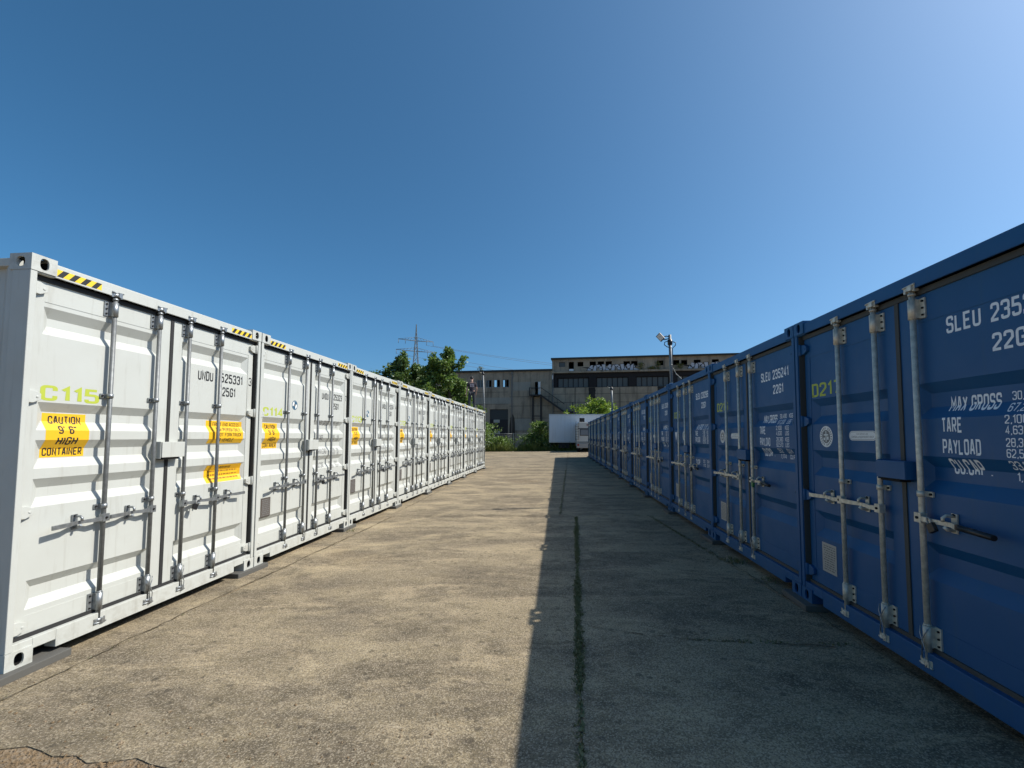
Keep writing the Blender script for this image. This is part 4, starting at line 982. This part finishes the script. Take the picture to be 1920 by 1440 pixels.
for z in (1.55, 2.75, 3.95, 5.15, 6.35, 7.5): m.box(.02, XR-.2, -.004, .0-.001, z, z+.05, 1)
for z in (2.4, 4.2, 5.9, 7.2): m.box(-6.0, -.2, -.004, -.001, z, z+.05, 1)
for z in (6.2, 7.9): m.box(-19.8, -6.2, -.004, -.001, z, z+.05, 1)
for x in (3.1, 9.1, 14.8, 20.6, 26.4): m.box(x, x+.10, -.012, -.0045, .1, 8.36, 1)
m.box(-12.5, -5.8, -.003, -.0005, 6.26, 7.15, 4); m.box(-5.49, -3.0, -.003, -.0005, 8.1, 9.3, 4); m.box(-5.2, -3.02, -.003, -.0005, 2.5, 4.15, 4)
m.box(-20.1, .0, -.22, -.003, H1-.06, H1+.2, 2)
m.build('wall', [FW, JNT, ROOFE, SOOT, PATCH], FAC, recalc=False)
m = MB()
for a, b, z0, z1, mi in ((5.0, 5.9, 6.5, 8.4, 0), (5.15, 5.7, 5.6, 6.5, 0), (14.0, 14.9, 6.9, 8.4, 0)):
    n = 9; P = [(a+rs.uniform(-.06,.06), z0+(z1-z0)*k/n) for k in range(n+1)] + [(b+rs.uniform(-.06,.06), z1-(z1-z0)*k/n) for k in range(n+1)]
    m.face([(x, -.0145-.001*mi, z) for x, z in P])
m.build('soot_stain', wallmat('soot', (.05, .046, .042, 1), (.022, .022, .022, 1)), FAC, recalc=False)
# band windows
for x in (.82, 6.1, 11.35, 16.6, 21.9, 27.2, 32.5):
    f = MB(); n = 6; w = 4.15/n
    f.box(x-.06, x+4.21, .30, .42, 8.43, 8.50); f.box(x-.06, x+4.21, .30, .42, 9.70, 9.78)
    for k in range(n+1): f.box(x+k*w-.045, x+k*w+.045, .30, .42, 8.50, 9.70)
    fo = f.build('window', SOOT, FAC); g = MB(); g.box(x, x+4.15, .38, .40, 8.50, 9.70); g.build('pane', GLS, fo)
m = MB(); m.box(.0, XR, .10, .29, 9.8, 10.41); 
for x in (.0, 5.05, 10.3, 15.55, 20.85): m.box(x, x+(.7 if x == 0 else .98), .08, .28, 8.43, 9.8)
m.build('charred_lintel', SOOT, FAC)
FR = mat('pale window frame', (.26, .32, .34, 1), .6)
for k, (a, b, c, d) in enumerate(winA):
    f = MB(); f.box(a, b, .06, .12, c, c+.05); f.box(a, b, .06, .12, d-.05, d); f.box(a, a+.05, .06, .12, c+.05, d-.05); f.box(b-.05, b, .06, .12, c+.05, d-.05); f.box((a+b)/2-.02, (a+b)/2+.02, .06, .12, c+.05, d-.05)
    fo = f.build('window', FR, FAC)
    if k == 0: g = MB(); g.box(a+.05, b-.05, .08, .09, c+.05, d-.05); g.build('pane', GLS, fo)
    if k == 1: g = MB(); g.box(a+.05, a+.42, .08, .09, c+.05, d-.05); g.build('pane', GLS, fo)
for a, b, c, d in up:
    f = MB(); f.box(a, b, .1, .16, c, c+.04); f.box(a, b, .1, .16, d-.04, d); f.box(a, a+.04, .1, .16, c+.04, d-.04); f.box(b-.04, b, .1, .16, c+.04, d-.04); f.build('window', SOOT, FAC)
g = MB(); g.box(.99, 1.77, .12, .13, 11.36, 11.94); g.box(2.34, 2.96, .05, .09, 10.73, 11.0, 1); g.build('board', [GLS, mat('white board', (.75, .77, .78, 1), .7)], FAC)
# gate, signs, side door, stair, pipes
m = MB(); m.box(-8.85, -6.21, .12, .2, 0, 4.05); m.box(-8.85, -6.21, .16, .22, 4.05, 5.5, 1)
for k in range(4): m.box(-8.8+.66*k, -8.74+.66*k, .09, .12, .02, 4.0)
gate = m.build('gate', [mat('black gate', (.012, .013, .016, 1), .6), mat('dirty gate glazing', (.04, .045, .045, 1), .4)], FAC)
m = MB(); m.box(-8.3, -7.42, .06, .09, 3.6, 4.02); m.build('notice', mat('pale notice', (.36, .38, .33, 1), .7), gate)
m = MB(); m.box(-8.2, -7.37, .06, .09, 2.06, 2.44); m.box(-8.0, -7.6, .05, .06, 2.15, 2.3, 1); m.build('notice', [mat('pale notice board', (.36, .38, .33, 1), .7), FW], gate)
m = MB(); m.box(-1.66, -1.62, -.55, .10, 7.48, 9.28); m.box(-1.95, -1.62, -.06, -.02, 7.48, 9.28); m.build('door', mat('white door leaf', (.74, .76, .76, 1), .6), FAC)
m = MB(); m.box(-2.95, -1.35, -1.2, -.004, 7.26, 7.42)
for x in (-2.6, -1.48): 
    for y in (-1.15, -.08): m.box(x-.06, x+.06, y-.05, y+.05, 0, 7.26)
m.box(-2.6, -1.48, -1.17, -1.09, 4.4, 4.52)
for y in (-1.15, -.25):
    m.prism([(-1.4, 7.40), (-1.4, 7.12), (1.75, 4.86), (1.75, 5.14)], 'y', y, y+.05); m.tube([(-1.4, y, 8.35), (1.75, y, 6.1)], .03, 6)
    m.tube([(-2.95, y, 8.35), (-1.4, y, 8.35)], .03, 6)
for k in range(13): m.box(-1.35+.242*k, -1.1+.242*k, -1.1, -.25, 7.18-.174*k, 7.22-.174*k)
m.box(1.75, 2.95, -1.2, -.01, 4.9, 5.05); m.box(2.82, 2.94, -1.2, -1.1, 0, 6.3); m.box(2.82, 2.94, -.14, -.04, 0, 4.9); m.box(-3.06, -2.94, -1.2, -1.12, 7.2, 8.4)
for x in (-2.2, -.3, .8): m.tube([(x, -1.15, 7.4 if x < -1 else 6.6-.71*(x+.3)), (x, -1.15, 8.35 if x < -1 else 7.6-.71*(x+.3))], .025, 6)
m.build('outside_stair', STEEL, FAC)
m = MB()
for x, z1 in ((-5.65, 10.7), (.12, 10.4)): m.tube([(x, -.1, .1), (x, -.1, z1)], .07, 8); m.box(x-.12, x+.12, -.22, -.02, z1-.25, z1)
m.build('drainpipe', mat('grey drainpipe', (.16, .16, .15, 1), .6), FAC)
m = MB(); m.box(.0, .16, -.2, -.03, 9.6, 10.2); m.build('downpipe_hopper', mat('pale zinc', (.55, .56, .55, 1), .5), FAC)
m = MB(); m.prism([(-6.0, .2), (-6.0, 3.2), (-5.85, 4.3), (-5.55, 4.8), (-5.3, 4.3), (-5.2, 3.2), (-5.2, .2)], 'y', -.006, -.002); m.build('dark_stain', wallmat('damp stain', (.07, .065, .055, 1), (.05, .046, .04, 1)), FAC)
# graffiti: spiky painted shapes, dark outline below pale fill
GRF = mat('pale grey spray paint', (.46, .49, .54, 1), .8); GRO = mat('black spray paint', (.012, .014, .018, 1), .8)
def graffiti(x0, x1, z0, z1, seed):
    rg = random.Random(seed); m = MB(); n = int((x1-x0)/1.05); w = (x1-x0)/n
    k = 0
    for i in range(n):
        a = x0+i*w; h = z1-z0; j = lambda s: rg.uniform(-s, s)
        shapes = [[(a-.1, z0+h*.1), (a+w*.35, z0+h*.95+j(.1)), (a+w*.6, z0+h*.9), (a+w*.3, z0+h*.05)],
                  [(a+w*.25, z0+h*.55+j(.1)), (a+w*1.05, z0+h*.75+j(.12)), (a+w*1.15, z0+h*.45), (a+w*.35, z0+h*.3)],
                  [(a+w*.55, z0+h*.02), (a+w*.72, z0+h*.9+j(.15)), (a+w*.98, z0+h*1.02), (a+w*.92, z0+h*.0)]]
        if i % 2: shapes = [[(x, z0+z1-z) for x, z in s][::-1] for s in shapes]
        for s in shapes:
            cx = sum(p[0] for p in s)/4; cz = sum(p[1] for p in s)/4; k += 1
            m.face([(cx+(x-cx)*1.25+.05*(1 if x > cx else -1), -.004-.0006*k, cz+(z-cz)*1.18-.02) for x, z in s], 1); m.face([(x, -.0043-.0006*k, z) for x, z in s], 0)
    c = [(x0-.9, z0+.55), (x0+.3, z0+.5), (x0+.3, z0+.2)]; m.face([(x, -.0035, z) for x, z in c], 1)
    m.face([(x1-.1, -.0035, z0+.35), (x1+.9, -.0035, z0+.02), (x1-.1, -.0035, z0+.02)], 0)
    m.build('graffiti', [GRF, GRO], FAC, recalc=False)
graffiti(4.9, 11.0, 10.67, 11.52, 4); graffiti(18.0, 23.0, 10.67, 11.5, 6)
for k, (x, h) in enumerate(((11.9, .9), (14.1, 1.0), (16.9, .75), (13.3, .35), (-10.4, .6))):
    c = Matrix.Rotation(R(-4.5), 3, 'Z') @ Vector((x, -.14 if x > 0 else .5, 0)); z = (10.66 if x > 0 else H1+.2)-.1
    wd = MB(); rg = random.Random(50+k)
    for _ in range(130):
        p = Vector((rg.gauss(0, .22), rg.gauss(0, .06), rg.random()**.8*h)); leaf(wd, p, .16*rg.uniform(.6, 1.3), rg, -.2)
    for _ in range(5): wd.tube([(0,0,0), (rg.gauss(0,.15), 0, h*.9)], .008, 4)
    o = wd.build('ledge_weed', leafmat('dry weeds', (.10, .13, .03, 1), (.25, .24, .09, 1)), recalc=False); o.location = (bx+c.x, by+c.y, z)
    tag(o, ['weed on the factory ledge right of the large graffiti', 'tallest weed on the factory ledge near the floodlight mast', 'weed on the factory ledge just right of the floodlight mast', 'shortest weed on the factory ledge', 'weed on the lower factory roof above the small windows'][k], 'weed', 'weeds on the factory ledges')

# ------------------------------------------------------------ pylon and power lines
PYL = mat('pylon steel', (.17, .19, .19, 1), .6, .3)
py = thing('pylon', 'lattice steel power pylon rising behind the trees', 'pylon', (-57.3, 175, -.5), R(30)); m = MB()
def half(z): return 2.6*(1-z/34)+.75 if z < 34 else max(.05, .75*(1-(z-34)/13.6))
lv = [0, 6, 11.5, 16.5, 21, 25, 28.6, 31.8, 34, 36.3, 38.6, 40.6, 42.4, 44, 45.5, 47.4]
cor = [(-1,-1),(1,-1),(1,1),(-1,1)]
for za, zb in zip(lv, lv[1:]):
    ha, hb = half(za), half(zb)
    for k in range(4):
        c, d = cor[k], cor[(k+1) % 4]
        m.tube([(c[0]*ha, c[1]*ha, za), (c[0]*hb, c[1]*hb, zb)], .10, 4, cap=False)
        m.tube([(c[0]*ha, c[1]*ha, za), (d[0]*hb, d[1]*hb, zb)], .05, 4, cap=False); m.tube([(d[0]*ha, d[1]*ha, za), (c[0]*hb, c[1]*hb, zb)], .05, 4, cap=False)
m.build('lattice_mast', PYL, py, recalc=False)
for z, L in ((40.6, 7.2), (36.3, 8.0)):
    m = MB()
    for s in (-1, 1):
        for y in (-.6, .6): m.tube([(0, y, z), (s*L, 0, z+.15)], .08, 4)
        m.tube([(0, 0, z+1.5), (s*L, 0, z+.2)], .07, 4)
        for k in range(1, 6): m.tube([(s*L*k/6, .6*(1-k/6), z+.03*k), (s*L*(k-.6)/6, 0, z+1.5*(1-(k-.6)/6))], .045, 4, cap=False)
        for f in (.98, .6): m.tube([(s*L*f, 0, z), (s*L*f, 0, z-1.5)], .09, 4)
    m.build('cross_arm', PYL, py, recalc=False)
WIRE = mat('power cable', (.10, .12, .14, 1), .6)
A = Matrix.Rotation(R(30), 3, 'Z')
n = 0
for z, xo, ez in ((39.1, 7.0, 53), (39.1, 4.3, 50), (34.8, 7.8, 44), (34.8, -7.8, 41)):
    s = Vector((-57.3, 175, -.5)) + A @ Vector((xo, 0, z)); e = Vector((190, 330+n*6, ez)); P = []
    for k in range(25):
        f = k/24; p = s.lerp(e, f); p.z -= 9.0*4*f*(1-f); P.append(p)
    m = MB(); m.tube(P, .05, 4, cap=False)
    tag(m.build('power_line', WIRE, recalc=False), ['highest power line running right from the upper pylon arm', 'second highest power line from the upper pylon arm', 'power line from the lower right pylon arm', 'lowest power line from the far lower pylon arm'][n], 'power line', 'power lines from the pylon'); n += 1
